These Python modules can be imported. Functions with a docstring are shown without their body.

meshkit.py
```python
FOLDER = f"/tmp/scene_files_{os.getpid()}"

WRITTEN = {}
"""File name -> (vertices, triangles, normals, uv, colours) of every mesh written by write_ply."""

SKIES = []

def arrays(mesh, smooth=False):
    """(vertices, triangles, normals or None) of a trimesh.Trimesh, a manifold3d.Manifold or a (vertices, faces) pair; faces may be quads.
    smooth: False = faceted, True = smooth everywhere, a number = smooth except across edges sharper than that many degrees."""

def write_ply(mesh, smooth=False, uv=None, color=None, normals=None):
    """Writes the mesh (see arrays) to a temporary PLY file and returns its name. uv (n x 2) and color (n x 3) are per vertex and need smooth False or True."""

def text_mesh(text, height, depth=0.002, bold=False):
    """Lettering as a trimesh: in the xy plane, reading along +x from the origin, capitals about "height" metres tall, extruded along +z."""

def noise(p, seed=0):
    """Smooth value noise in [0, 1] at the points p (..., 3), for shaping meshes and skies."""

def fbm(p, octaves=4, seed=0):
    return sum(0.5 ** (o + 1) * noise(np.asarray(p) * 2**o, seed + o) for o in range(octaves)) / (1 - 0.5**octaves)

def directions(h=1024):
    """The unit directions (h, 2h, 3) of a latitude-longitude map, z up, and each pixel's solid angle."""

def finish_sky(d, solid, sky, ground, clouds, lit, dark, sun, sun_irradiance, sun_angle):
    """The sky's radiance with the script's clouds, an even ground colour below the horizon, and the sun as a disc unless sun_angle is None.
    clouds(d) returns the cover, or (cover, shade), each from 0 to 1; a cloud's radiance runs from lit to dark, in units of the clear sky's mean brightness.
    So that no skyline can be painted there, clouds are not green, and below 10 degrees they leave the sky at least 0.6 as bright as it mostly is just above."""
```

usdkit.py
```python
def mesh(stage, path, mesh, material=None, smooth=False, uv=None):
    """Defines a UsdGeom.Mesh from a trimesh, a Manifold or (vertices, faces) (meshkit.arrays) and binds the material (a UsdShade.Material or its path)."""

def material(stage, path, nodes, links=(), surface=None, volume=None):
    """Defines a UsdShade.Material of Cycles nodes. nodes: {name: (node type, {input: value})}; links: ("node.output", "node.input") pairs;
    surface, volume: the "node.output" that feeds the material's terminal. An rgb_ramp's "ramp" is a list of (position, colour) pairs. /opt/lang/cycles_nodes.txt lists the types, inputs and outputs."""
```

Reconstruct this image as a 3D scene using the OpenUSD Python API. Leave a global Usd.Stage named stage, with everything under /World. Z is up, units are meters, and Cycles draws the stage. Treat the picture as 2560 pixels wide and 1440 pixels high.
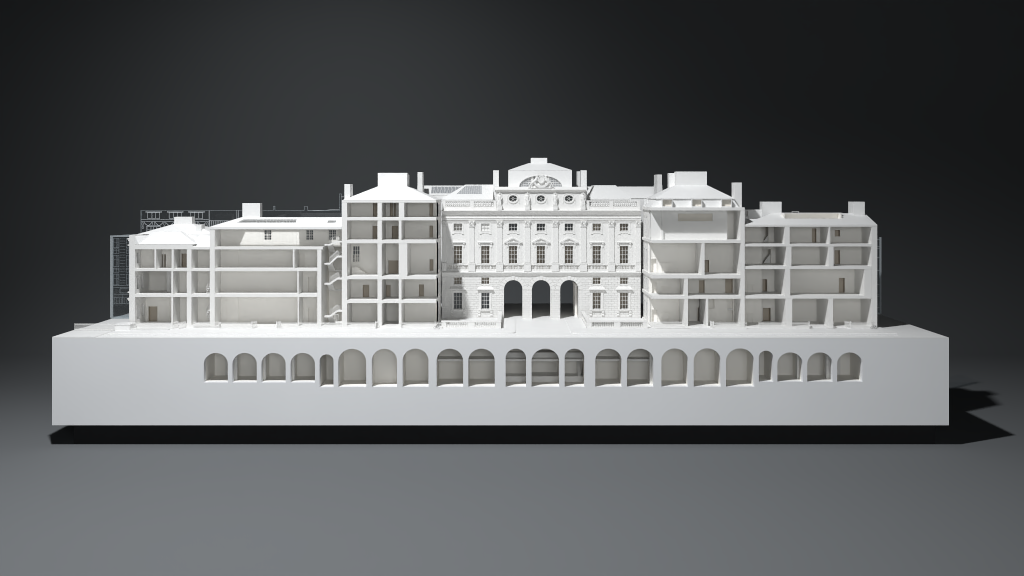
# A white cutaway architectural model on a long base block, in a dark studio.
# Model units are millimetres: x to the right, y away from the front of the base, z up from the top of the base.
import math, random
import numpy as np, trimesh, manifold3d
from shapely.geometry import Polygon, box as rect, Point
from shapely import affinity
from shapely.ops import unary_union
from pxr import Usd, UsdGeom, UsdLux, UsdShade, Gf, Sdf
import usdkit, meshkit

random.seed(7); np.random.seed(7)
stage = Usd.Stage.CreateInMemory()
UsdGeom.SetStageUpAxis(stage, UsdGeom.Tokens.z)
UsdGeom.SetStageMetersPerUnit(stage, 1.0)
UsdGeom.Xform.Define(stage, '/World')
MM, BASE_H, GAP = 0.001, 219.0, 53.0
ZOFF = BASE_H + GAP                     # height of the base's top above the paper
EYE_D, EYE_H = 2700.0, 364.0

# ---- camera: level view camera, front lens dropped (verticals stay parallel)
cam = UsdGeom.Camera.Define(stage, '/World/camera')
cam.CreateHorizontalApertureAttr(36.0); cam.CreateVerticalApertureAttr(20.25)
cam.CreateFocalLengthAttr(36.0 * EYE_D / 2560)
cam.CreateVerticalApertureOffsetAttr(-36.0 * 240 / 2560)
cam.CreateHorizontalApertureOffsetAttr(-36.0 * 1 / 2560)
cam.CreateClippingRangeAttr(Gf.Vec2f(0.05, 100.0))
cam.CreateExposureAttr(0.0)
xf = UsdGeom.Xformable(cam)
xf.AddTranslateOp().Set(Gf.Vec3d(0, -EYE_D * MM, (EYE_H + ZOFF) * MM)); xf.AddRotateXOp().Set(90.0)

# ---- the studio lamp: one small hard spot above, in front and to the left
LX, LY, LZ = -662.0, -975.0, 2124.0
def aim(prim, pos, target):
    p, t = np.array(pos, float), np.array(target, float)
    z = p - t; z /= np.linalg.norm(z); x = np.cross([0, 0, 1], z); x /= np.linalg.norm(x); y = np.cross(z, x)
    m = Gf.Matrix4d(*x, 0, *y, 0, *z, 0, *(p * MM + np.array([0, 0, ZOFF * MM])), 1)
    UsdGeom.Xformable(prim).AddTransformOp().Set(m)
key = UsdLux.SphereLight.Define(stage, '/World/studio_spot')
key.CreateRadiusAttr(0.048); key.CreateNormalizeAttr(True); key.CreateIntensityAttr(90)
key.CreateColorAttr(Gf.Vec3f(0.955, 0.975, 1.0))
sh = UsdLux.ShapingAPI.Apply(key.GetPrim()); sh.CreateShapingConeAngleAttr(54.5); sh.CreateShapingConeSoftnessAttr(1.0)
aim(key, (LX, LY, LZ), (-150, -300, -278))
# added, unseen lamps: a fill that lifts the rooms, a wash for the sweep
soft = UsdLux.RectLight.Define(stage, '/World/added_fill_light')
soft.CreateWidthAttr(1.6); soft.CreateHeightAttr(1.0); soft.CreateNormalizeAttr(True); soft.CreateIntensityAttr(8.5); soft.CreateColorAttr(Gf.Vec3f(0.95, 0.98, 1.0))
aim(soft, (300, -3900, 560), (0, 200, 0))
bgl = UsdLux.SphereLight.Define(stage, '/World/added_background_light')
bgl.CreateRadiusAttr(0.12); bgl.CreateNormalizeAttr(True); bgl.CreateIntensityAttr(10); bgl.CreateColorAttr(Gf.Vec3f(0.95, 0.98, 1.0))
sb = UsdLux.ShapingAPI.Apply(bgl.GetPrim()); sb.CreateShapingConeAngleAttr(58.0); sb.CreateShapingConeSoftnessAttr(1.0)
aim(bgl, (-800, 1000, 1450), (-900, 2750, -200))

# ---- materials
def mat(name, color, rough=0.5, spec=0.35, var=0.02, scale=60.0, bump=0.0, bscale=900.0):
    c = np.array(color, float)
    nodes = {'geo': ('geometry', {}), 'n': ('noise_texture', {'scale': scale, 'detail': 4.0}),
             'r': ('rgb_ramp', {'ramp': [(0.3, tuple(c * (1 - var))), (0.7, tuple(np.minimum(c * (1 + var), 0.97)))]}),
             'p': ('principled_bsdf', {'roughness': rough, 'specular_ior_level': spec})}
    links = [('geo.position', 'n.vector'), ('n.fac', 'r.fac'), ('r.color', 'p.base_color')]
    if bump:
        nodes['n2'] = ('noise_texture', {'scale': bscale, 'detail': 3.0}); nodes['b'] = ('bump', {'strength': bump, 'distance': 0.0004})
        links += [('geo.position', 'n2.vector'), ('n2.fac', 'b.height'), ('b.normal', 'p.normal')]
    return usdkit.material(stage, '/World/Looks/' + name, nodes, links, surface='p.BSDF')
UsdGeom.Scope.Define(stage, '/World/Looks')
WHITE = mat('white_resin', (0.80, 0.792, 0.772), 0.55, 0.3, 0.012, 25.0, 0.05)
ROOF = mat('white_roof_board', (0.815, 0.812, 0.80), 0.6, 0.3, 0.012, 18.0, 0.05)
PAINT = mat('white_lacquer', (0.815, 0.82, 0.827), 0.5, 0.3, 0.012, 5.0, 0.05)
INNER = mat('lifted_inner_white', (0.92, 0.897, 0.85), 0.7, 0.25, 0.012, 14.0, 0.04)  # lighter, warmer copy of the white that brightens the shaded rooms
TAN = mat('dim_room_tan', (0.62, 0.555, 0.47), 0.7, 0.2, 0.03, 40.0)  # brown of dim rooms put into the colour, behind doors and windows
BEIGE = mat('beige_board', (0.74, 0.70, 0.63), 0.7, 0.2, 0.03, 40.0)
SHADE = mat('dim_interior_grey', (0.30, 0.31, 0.32), 0.7, 0.2, 0.03, 40.0)  # grey standing in for dark interiors seen through openings
ETCHF = mat('faint_etched_line', (0.30, 0.32, 0.335), 0.7, 0.2, 0.02)
ETCH = mat('etched_line', (0.75, 0.78, 0.80), 0.7, 0.2, 0.02)
BLACK = mat('shadow_black', (0.02, 0.02, 0.021), 0.8, 0.1, 0.05)  # black matched to the shadow under the base
GREYGLAZE = mat('grey_glazing', (0.42, 0.43, 0.44), 0.4, 0.4, 0.04, 80.0)  # opaque grey used for the lunette and skylight panes
METAL = mat('dark_wire', (0.25, 0.25, 0.25), 0.5, 0.4, 0.05)
PAPER = usdkit.material(stage, '/World/Looks/grey_paper', {
    'geo': ('geometry', {}), 'm': ('mapping', {'scale': (1.0, 1.0, 1.0)}), 'n': ('noise_texture', {'scale': 420.0, 'detail': 5.0, 'roughness': 0.7}),
    'r': ('rgb_ramp', {'ramp': [(0.25, (0.134, 0.141, 0.146)), (0.75, (0.161, 0.169, 0.175))]}),
    'b': ('bump', {'strength': 0.25, 'distance': 0.0006}),
    'p': ('principled_bsdf', {'roughness': 0.9, 'specular_ior_level': 0.1})},
    [('geo.position', 'm.vector'), ('m.vector', 'n.vector'), ('n.fac', 'r.fac'), ('r.color', 'p.base_color'), ('n.fac', 'b.height'), ('b.normal', 'p.normal')], surface='p.BSDF')
def acrylic(name, haze, tint):
    return usdkit.material(stage, '/World/Looks/' + name, {
        't': ('transparent_bsdf', {'color': tint}), 'd': ('diffuse_bsdf', {'color': (0.8, 0.83, 0.85)}),
        'g': ('glossy_bsdf', {'color': (1, 1, 1), 'roughness': 0.03}), 'm0': ('mix_closure', {'fac': haze}), 'm': ('mix_closure', {'fac': 0.018})},
        [('t.BSDF', 'm0.closure1'), ('d.BSDF', 'm0.closure2'), ('m0.closure', 'm.closure1'), ('g.BSDF', 'm.closure2')], surface='m.closure')
FILM = usdkit.material(stage, '/World/Looks/thin_film', {'t': ('transparent_bsdf', {'color': (0.97, 0.975, 0.975)}), 'd': ('diffuse_bsdf', {'color': (0.5, 0.51, 0.52)}), 'm': ('mix_closure', {'fac': 0.06})}, [('t.BSDF', 'm.closure1'), ('d.BSDF', 'm.closure2')], surface='m.closure')
CLEAR = acrylic('clear_acrylic', 0.006, (0.95, 0.96, 0.965))
EDGE = acrylic('acrylic_cut_edge', 0.32, (0.8, 0.86, 0.88))

# ---- helpers
used, origin = {}, {'/World': np.zeros(3)}
def numbered(path):
    k = used.get(path, -1) + 1; used[path] = k
    return path if k == 0 else f'{path}_{k:03d}'
def tag(p, label=None, cat=None, group=None, kind=None):
    p = p.GetPrim() if hasattr(p, 'GetPrim') else p
    for k, v in (('label', label), ('category', cat), ('group', group), ('kind', kind)):
        if v: p.SetCustomDataByKey(k, v)
    return p
def thing(name, base, label, cat, group=None):
    path = numbered('/World/' + name); x = UsdGeom.Xform.Define(stage, path); b = np.array(base, float)
    x.AddTranslateOp().Set(Gf.Vec3d(*(b * MM + np.array([0, 0, ZOFF * MM])))); origin[path] = b
    tag(x, label, cat, group); return path
def obj(name, mesh, m=None, parent='/World', smooth=False, kind=None, label=None):
    path = numbered(parent + '/' + name)
    if isinstance(mesh, list): mesh = trimesh.util.concatenate(mesh)
    if hasattr(mesh, 'to_mesh'):
        q = mesh.to_mesh(); mesh = trimesh.Trimesh(q.vert_properties[:, :3], q.tri_verts, process=False)
    mesh = mesh.copy(); o = origin[parent]; origin[path] = o
    mesh.vertices = (mesh.vertices - o) * MM + (np.array([0, 0, ZOFF * MM]) if parent == '/World' else 0)
    g = usdkit.mesh(stage, path, mesh, m if m is not None else WHITE, smooth=smooth)
    tag(g, label=label, kind=kind); return path
def bx(x0, x1, y0, y1, z0, z1):
    m = trimesh.creation.box(extents=[abs(x1 - x0), abs(y1 - y0), abs(z1 - z0)]); m.apply_translation([(x0 + x1) / 2, (y0 + y1) / 2, (z0 + z1) / 2]); return m
def ext(poly, h):
    gs = [g for g in getattr(poly, 'geoms', [poly]) if g.geom_type == 'Polygon' and g.area > 1e-3]
    return trimesh.util.concatenate([trimesh.creation.extrude_polygon(g, h, engine='earcut') for g in gs])
def xz(poly, y0, y1):                     # outline in x and z, from y0 to y1
    m = ext(poly, y1 - y0); v = m.vertices; m.vertices = np.stack([v[:, 0], v[:, 2] + y0, v[:, 1]], 1); m.invert(); return m
def yz(poly, x0, x1):
    m = ext(poly, x1 - x0); v = m.vertices; m.vertices = np.stack([v[:, 2] + x0, v[:, 0], v[:, 1]], 1); return m
def xy(poly, z0, z1):
    m = ext(poly, z1 - z0); m.apply_translation([0, 0, z0]); return m
def slope(poly, p0, p1, th):              # outline in x and distance up a slope that runs from (y, z) p0 to p1
    d = np.array(p1, float) - p0; d /= np.linalg.norm(d); m = ext(poly, th); v = m.vertices
    m.vertices = np.stack([v[:, 0], p0[0] + v[:, 1] * d[0] - v[:, 2] * d[1], p0[1] + v[:, 1] * d[1] + v[:, 2] * d[0]], 1); return m
def hull(pts): return trimesh.convex.convex_hull(np.array(pts, float))
def frustum(a, b):                        # two rectangles (x0, x1, y0, y1, z)
    return hull([(x, y, r[4]) for r in (a, b) for x in r[:2] for y in r[2:4]])
def bar(a, b, w):                          # a square bar between two points
    a, b = np.array(a, float), np.array(b, float); L = np.linalg.norm(b - a); m = trimesh.creation.box(extents=[w, w, L])
    m.apply_transform(trimesh.geometry.align_vectors([0, 0, 1], (b - a) / L)); m.apply_translation((a + b) / 2); return m
def lathe(profile, n=10):                 # profile: (radius, z)
    return trimesh.creation.revolve(np.array(profile, float), sections=n)
def grid(x0, x1, z0, z1, nc, nr, w=0.9, fw=1.2):
    f = rect(x0, z0, x1, z1); cw, rh = (x1 - x0 - 2 * fw + w) / nc, (z1 - z0 - 2 * fw + w) / nr
    return f.difference(unary_union([rect(x0 + fw + i * cw, z0 + fw + j * rh, x0 + fw + (i + 1) * cw - w, z0 + fw + (j + 1) * rh - w) for i in range(nc) for j in range(nr)]))
# elevation drawings of the planes that lie square to the base's front: one sheet unit at the base's front is one millimetre
def U(u, y): return (u - 1281.0) * (EYE_D + y) / EYE_D
def V(v, y): return EYE_H - (v - 480.0) * (EYE_D + y) / EYE_D
F = 183.0                                  # plane of the cut
def fu(u): return U(u, F)
def fv(v): return V(v, F)
def R(u0, u1, v0, v1, y): return rect(U(u0, y), V(v1, y), U(u1, y), V(v0, y))

# ---- the setting: one sheet of grey paper, flat and then swept up
prof = [(-4200, 0), (-600, 0), (1500, 0)]
for k in range(1, 25):
    a = math.radians(90 * k / 24); prof.append((1500 + 1300 * math.sin(a), 1300 * (1 - math.cos(a))))
prof += [(2800, 2200), (2800, 4200)]
pv, pf = [], []
for y, z in prof: pv += [(-6000, y, z - ZOFF), (6000, y, z - ZOFF)]
for i in range(len(prof) - 1): pf += [(2 * i, 2 * i + 1, 2 * i + 3), (2 * i, 2 * i + 3, 2 * i + 2)]
p = obj('studio_backdrop', trimesh.Trimesh(pv, pf, process=False), PAPER, smooth=True, kind='structure')
tag(stage.GetPrimAtPath(p), 'dark grey seamless paper swept up behind the white model', 'backdrop')

# ---- the base block with its row of arched vaults
BL, BR, BACK = -1151.0, 1091.5, 830.0
base = thing('model_base', (-30, 400, -BASE_H), 'long white lacquered base block with a row of arched vaults in its front', 'model base')
ARCH = []
def arches(off, sc, rows):
    for a, b, t, f in rows: ARCH.append((off + a / sc - 1281, off + b / sc - 1281, EYE_H + 480 - (840 + t / sc), EYE_H + 480 - (840 + f / sc)))
arches(480, 4.129, [(122, 370, 175, 480), (417, 669, 175, 480), (716, 967, 175, 480), (1017, 1269, 175, 480), (1317, 1461, 190, 528), (1509, 1798, 133, 527), (1856, 2116, 133, 527), (2174, 2441, 131, 526)])
arches(1080, 4.129, [(47, 321, 131, 525), (374, 648, 131, 525), (760, 971, 131, 525), (1027, 1313, 131, 525), (1369, 1573, 131, 525), (1685, 1958, 131, 524), (2012, 2286, 131, 524)])
arches(1620, 4.129, [(138, 415, 129, 523), (472, 752, 128, 523), (805, 1098, 128, 523), (1144, 1293, 152, 472), (1335, 1600, 170, 472), (1643, 1907, 170, 472), (1952, 2214, 170, 472)])
def arch_poly(x0, x1, top, bot, flat=0.92):
    r = (x1 - x0) / 2; rz = r * flat; c = (x0 + x1) / 2; sp = top - rz
    return Polygon([(x0, bot), (x1, bot)] + [(c + r * math.cos(a), sp + rz * math.sin(a)) for a in np.linspace(0, math.pi, 33)])
front = rect(BL, -BASE_H, BR, -3).difference(unary_union([arch_poly(*a) for a in ARCH]))
obj('front_panel', xz(front, 0, 17), PAINT, base)
obj('top_plate', bx(BL, BR, 0.0, BACK, -3, 0), ROOF, base)
obj('side_panel', bx(BL, BL + 6, 17, BACK, -BASE_H, -3), PAINT, base)
obj('side_panel', bx(BR - 6, BR, 17, BACK, -BASE_H, -3), PAINT, base)
obj('back_panel', bx(BL + 6, BR - 6, BACK - 6, BACK, -BASE_H, -3), PAINT, base)
obj('bottom_panel', bx(BL + 6, BR - 6, 17, BACK - 6, -BASE_H, -BASE_H + 6), PAINT, base)
DEPTH = [105, 95, 95, 95, 110, 100, 62, 95, 120, 120, 120, 140, 120, 120, 110, 92, 92, 95, 100, 100, 100, 105]
for k, ((x0, x1, t, b), d) in enumerate(zip(ARCH, DEPTH)):
    pier = k in (1, 2, 3, 14, 19, 20)      # these vaults widen behind a pair of piers
    e = 14 if pier else 1.5
    w0, w1 = x0 - min(e, 7), x1 + min(e, 7)
    z0, z1 = b, t + 4
    parts = [bx(w0 - 3, w0, 17.2, d + 3, z0 - 3, z1), bx(w1, w1 + 3, 17.2, d + 3, z0 - 3, z1), bx(w0, w1, 17.2, d, z1, z1 + 3), bx(w0, w1, d, d + 3, z0 - 3, z1), bx(w0, w1, 17.2, d, z0 - 3, z0)]
    n = obj('vault_niche', parts, INNER, base)
    if pier:
        obj('pier', bx(w0 + .2, x0 + 3, 32, 44, z0, z1), WHITE, n); obj('pier', bx(x1 - 4, w1 - .2, 40, 56, z0, z1), WHITE, n)
    if 8 <= k <= 14:
        zs = 364 + 480 - 910.5
        obj('shelf', bx(w0 + .2, w1 - .2, 66, d - .2, zs - 2.6, zs + 2.2), WHITE, n)
        if 10 <= k <= 12:
            obj('upper_step', bx(w0 + .2, w1 - .2, 95, d - .2, zs + 2.2, zs + 15), WHITE, n); obj('lower_step', bx(w0 + .2, w1 - .2, 72, d - .2, z0, z0 + 14), WHITE, n)
            if k == 12:
                obj('ramp', yz(Polygon([(74, z0 + 14), (d - 1, z0 + 14), (d - 1, zs - 4)]), x1 - 12, x1 - 4), WHITE, n)
    if k in (0, 4, 18, 21):
        c = (x0 + x1) / 2
        obj('door_leaf', bx(c - 4, c + 8, d - 2, d - .1, z0, z0 + 0.72 * (t - b)), WHITE, n)
obj('shadow_support_block', bx(BL + 45, BR - 25, 24, BACK - 120, -ZOFF + .5, -BASE_H - .2), BLACK, base)  # support, black and sized to fill in the shadow under the base
# pavements with rounded corners either side of the carriage way
def rounded(poly, r): return poly.buffer(-r).buffer(r, quad_segs=8)
pl = Polygon([(-1038, 70), (8, 70), (8, 398), (-1038, 398)])
pl = unary_union([rounded(pl, 26), rect(-1038, 70, -100, 398), rect(-60, 250, 8, 398)])
pr = unary_union([rounded(Polygon([(152, 68), (985, 68), (985, 398), (152, 398)]), 26), rect(240, 68, 985, 398), rect(152, 250, 220, 398)])
for q in (pl, pr): obj('pavement', xy(q, 0.02, 2.2), ROOF, base)
obj('pavement', bx(BL + .5, -1043, 0.4, 180, 0.02, 1.8), ROOF, base)
obj('road_line', [bx(-1036, 980, 44, 45.2, 0.02, 0.7)], ROOF, base)
# ---- the cut-open houses
def wall(h, u0, u1, v0, v1, y1, y0=F + .35, name='wall', mat_=None, label=None):
    return obj(name, bx(fu(u0), fu(u1), y0, y1, max(fv(v1), 0.05), fv(v0)), mat_ or WHITE, h, label=label)
def slab(h, u0, u1, v0, v1, y1, name='floor_slab', y0=F):
    return obj(name, bx(fu(u0), fu(u1), y0, y1, fv(v1), fv(v0)), WHITE, h)
def room(h, u0, u1, v0, v1, depth, doors=(), back=None, frames=True, cove=0.0, name='back_wall', mat_=None, rec=None):
    rec = rec or (16, TAN)
    """Back wall of a room whose opening in the cut is u0..u1, v0..v1; doors are seen on the back wall."""
    y = F + depth
    x0, x1, z0, z1 = fu(u0) - 1.2, fu(u1) + 1.2, fv(v1) - .6, fv(v0) + .6
    pl = rect(x0, z0, x1, z1); holes = []
    for d in doors:
        q = rect(max(U(d[0], y), x0 + 1.3), max(V(d[3], y), z0 + .7), min(U(d[1], y), x1 - 1.3), min(V(d[2], y), z1 - .7)); holes.append(q)
    if holes: pl = pl.difference(unary_union(holes))
    b = obj(name, xz(pl, y, y + 4), mat_ or INNER, h)
    for q, d in zip(holes, doors):
        a = q.bounds; dp = rec[0]
        o = rect(a[0] - 1.6, a[1] - .4, a[2] + 1.6, a[3] + 1.6); i = rect(a[0] - .4, a[1] + .05, a[2] + .4, a[3] + .4)
        if dp: obj('door_recess', [xz(o.difference(i), y + 4.05, y + dp), xz(o, y + dp, y + dp + 1.5)], rec[1], b)  # added shallow box, so open doorways do not render black
    if frames:
        for q, d in zip(holes, doors):
            if len(d) > 4 and d[4] == 'plain': continue
            a = q.bounds; fr = rect(a[0] - 2.2, a[1], a[2] + 2.2, a[3] + 2.6).intersection(rect(x0 + 1.25, z0 + .65, x1 - 1.25, z1 - .65)).difference(q)
            if not fr.is_empty: obj('door_frame', xz(fr, y - .9, y + .05), INNER, b)
    if cove:
        for s, xx in ((1, fu(u0)), (-1, fu(u1))):
            pts = [(xx - s * .1, fv(v0) + .1)] + [(xx + s * (cove - cove * math.sin(t)), fv(v0) - cove + cove * math.cos(t)) for t in np.linspace(0, math.pi / 2, 7)]
            obj('cove', xz(Polygon(pts).buffer(0), F + .8, y - .1), WHITE, b)
    return b
def chimney(h, u0, u1, vtop, y0, y1, zb, name='chimney', cap=True):
    x0, x1, z1 = U(u0, y0), U(u1, y0), V(vtop, y0)
    return obj(name, bx(x0, x1, y0, y1, zb, z1), ROOF, h)
def fireplace(parent, x, y, z, w, hh):
    o = rect(x - w / 2, z, x + w / 2, z + hh); i = rect(x - w / 2 + 4, z, x + w / 2 - 4, z + hh - 5)
    obj('fireplace', [xz(o.difference(i), y - 1.6, y + .05), bx(x - w / 2 - 2, x + w / 2 + 2, y - 2.6, y - .02, z + hh, z + hh + 1.6)], INNER, parent)

# --- end house on the far left
eh = thing('end_house', (fu(430), 290, 0), 'white cutaway house at the far left end with a low hipped roof', 'model house', None)
YB = 396
p = obj('outer_wall', yz(Polygon([(F + .3, .05), (YB, .05), (YB, fv(588)), (F + .3, fv(588))]).difference(unary_union(
    [rect(F + 16, fv(660), F + 36, fv(634)), rect(F + 16, fv(725), F + 36, fv(690)), rect(F + 52, fv(725), F + 66, fv(690)), rect(F + 18, fv(802), F + 38, fv(766)), rect(F + 58, fv(796), F + 72, fv(766))])), fu(322.8), fu(337.2)), WHITE, eh)
for v, d in ((597, 5), (601, 3), (613, 4), (731, 4), (747, 5), (750, 3)):
    obj('cornice', bx(fu(322.8) - d, fu(322.8) + .4, F + .6, YB - .4, fv(v + 1.6), fv(v - 1.6)), WHITE, eh)
slab(eh, 337.2, 481.3, 611, 623, F + 118, 'ceiling_slab'); slab(eh, 481.3, 524.2, 617.5, 623.5, F + 90, 'ceiling_slab')
slab(eh, 337.2, 524.2, 671.7, 677.8, YB - 4); slab(eh, 337.2, 524.2, 735.6, 742.5, YB - 4); slab(eh, 337.2, 524.2, 813, 823, YB - 4, 'ground_slab')
wall(eh, 386, 390, 623, 671.7, F + 49, name='partition'); wall(eh, 429, 434, 623, 671.7, F + 64, name='partition'); wall(eh, 467, 478.3, 623, 671.7, YB - 5)
wall(eh, 428, 432.5, 677.8, 735.6, F + 118, name='partition'); wall(eh, 467, 478.3, 677.8, 735.6, YB - 5)
wall(eh, 428, 432.5, 742.5, 813, F + 86, name='partition'); wall(eh, 467, 478.3, 742.5, 813, YB - 5)
room(eh, 337.2, 386, 623, 671.7, 49); room(eh, 390, 429, 623, 671.7, 49, [(401, 408.5, 635.6, 670), (408.5, 414.5, 635.6, 670, 'plain')]); room(eh, 434, 467, 623, 671.7, 60, [(453.5, 470, 634, 670)])
b = room(eh, 337.2, 428, 677.8, 735.6, 116); obj('pilaster', bx(U(417, F + 70), U(428, F + 70), F + 70, F + 115, fv(735.6) + .1, fv(677.8) - .1), WHITE, b)
room(eh, 432.5, 467, 677.8, 735.6, 58, [(450, 466, 693, 734.5)][:0])
room(eh, 337.2, 428, 742.5, 813, 84, [(371, 393.6, 766, 809)]); room(eh, 432.5, 467, 742.5, 813, 62)
for v0, v1 in ((623.5, 671.7), (677.8, 735.6), (742.5, 813)): room(eh, 478.3, 524.2, v0, v1, 60)
obj('rear_wall', bx(fu(337.2) - .5, fu(524), YB - 4, YB, .05, fv(611) + 8), WHITE, eh)
e0 = fv(610.6)
r1 = obj('roof', frustum((fu(337.5), fu(489), F + 1, F + 112, e0 + .1), (U(384, F + 50), U(450.5, F + 50), F + 50, F + 62, V(578.6, F + 50))), ROOF, eh)
r2 = obj('roof', frustum((fu(323), fu(524), F + 58, YB, fv(588) + .1), (U(435, 300), U(480, 300), 300, 330, V(560, 300))), ROOF, eh)
r3 = obj('roof', yz(Polygon([(F + .5, fv(617.4)), (F + 90, fv(617.4)), (F + 90, V(587, F + 90)), (F + 64, V(587, F + 64))]), fu(481.6), fu(524)), ROOF, eh)
obj('roof_upstand', bx(fu(440), fu(524), F + 58, F + 63.5, fv(623), fv(588)), ROOF, eh)
obj('chimney', bx(U(435.3, 300), U(479.7, 300), 300.4, 328, V(562, 300) - 3, V(542.5, 300)), ROOF, eh)
obj('chimney', bx(U(490.8, 256), U(503.5, 256), 256, 292, V(592, 256), V(562, 256)), ROOF, eh)
obj('roof_gutter', hull([(fu(337.4), F + 1.2, fv(610)), (fu(337.4), F + 1.2, fv(590)), (fu(346), F + 1.2, fv(610)), (fu(337.4), F + 58, fv(610)), (fu(337.4), F + 58, fv(590)), (fu(388), F + 58, fv(590)), (fu(388), F + 58, fv(610))]), ROOF, eh)
# spiral stair in the narrow bay on its right
def spiral(parent, cx, cy, z0, z1, r, turns, name='spiral_staircase'):
    st = obj(name, lathe([(0, z0), (1.1, z0), (1.1, z1), (0, z1)], 8), WHITE, parent)
    stx = stage.GetPrimAtPath(st); n = int(turns * 12)
    off = np.array([cx, cy, 0])
    g = UsdGeom.Mesh(stx); pts = np.array(g.GetPointsAttr().Get()) + off * MM; g.GetPointsAttr().Set([Gf.Vec3f(*map(float, q)) for q in pts])
    top = []
    for k in range(n):
        a0, a1 = 2 * math.pi * turns * k / n, 2 * math.pi * turns * (k + 1) / n; z = z0 + (z1 - z0) * (k + .4) / n
        pl = Polygon([(cx, cy)] + [(cx + r * math.cos(a), cy + r * math.sin(a)) for a in np.linspace(a0, a1 + .12, 4)])
        obj('tread', xy(pl, z - 2.6, z), WHITE, st)
        am = (a0 + a1) / 2; e = np.array([cx + (r - .6) * math.cos(am), cy + (r - .6) * math.sin(am), z]); top.append(e + [0, 0, 13])
        obj('baluster', bar(e, e + [0, 0, 13], .9), WHITE, st)
    obj('handrail', [bar(top[i], top[i + 1], 1.0) for i in range(len(top) - 1)], WHITE, st)
spiral(eh, fu(519), F + 30, 3, fv(677.8) - 2, 11, 2.4)

# --- long house with the three wide galleries
lh = thing('gallery_house', (fu(690), 215, 0), 'long white cutaway house with wide gallery floors and a sloping skylit roof', 'model house', None)
LB = F + 61
wall(lh, 524.4, 536.7, 573, 821, LB + 4)
slab(lh, 537, 807, 617.5, 623.3, LB); slab(lh, 537, 792.8, 671, 677.8, LB); slab(lh, 537, 792.8, 735, 742.5, LB); slab(lh, 537, 854.3, 815, 821.5, LB + 22, 'ground_slab')
wall(lh, 793, 803.2, 623.5, 815, LB + 22)
wall(lh, 732, 736, 623.3, 671, LB, name='partition'); wall(lh, 743, 746.7, 677.8, 735, LB, name='partition'); wall(lh, 744, 747, 742.5, 815, LB, name='partition')
# top room's back wall with three windows
y = LB; holes = [rect(U(a, y), V(600.8, y), U(b, y), V(574, y)) for a, b in ((659.7, 679.2), (764.4, 783.9), (821.4, 841))]
bw = obj('back_wall', xz(rect(fu(536.7) - 1, fv(617.5) - .5, fu(854.4), fv(573) + 1).difference(unary_union(holes)), y, y + 4), INNER, lh)
for q in holes:
    a = q.bounds; obj('window', xz(grid(a[0] + .1, a[2] - .1, a[1] + .1, a[3] - .1, 2, 2, 1.6, 1.4).union(grid(a[0] + .1, a[2] - .1, a[1] + .1, a[3] - .1, 4, 4, .55, 1.0)), y + 1.2, y + 2.6), INNER, bw)
for i in range(13):
    xg = U(606 + i * 11.5, y); obj('wall_panel', bx(xg, xg + 11.6, y - .35, y + .1, fv(617.5) + .2, fv(576)), INNER, bw) if not any(q.buffer(1).intersects(rect(xg, -500, xg + 11.6, 900)) for q in holes) else None
b = room(lh, 536.7, 732, 623.3, 671, 61); obj('wall_step', bx(fu(552), U(597, LB), LB - 2, LB + .1, fv(671) + .1, fv(623.3) - .1), INNER, b)
room(lh, 536.7, 743, 677.8, 735, 61)
b = room(lh, 536.7, 744, 742.5, 815, 61); obj('wall_step', bx(fu(552), U(597, LB), LB - 2, LB + .1, fv(815) + .1, fv(742.5) - .1), INNER, b)
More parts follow.
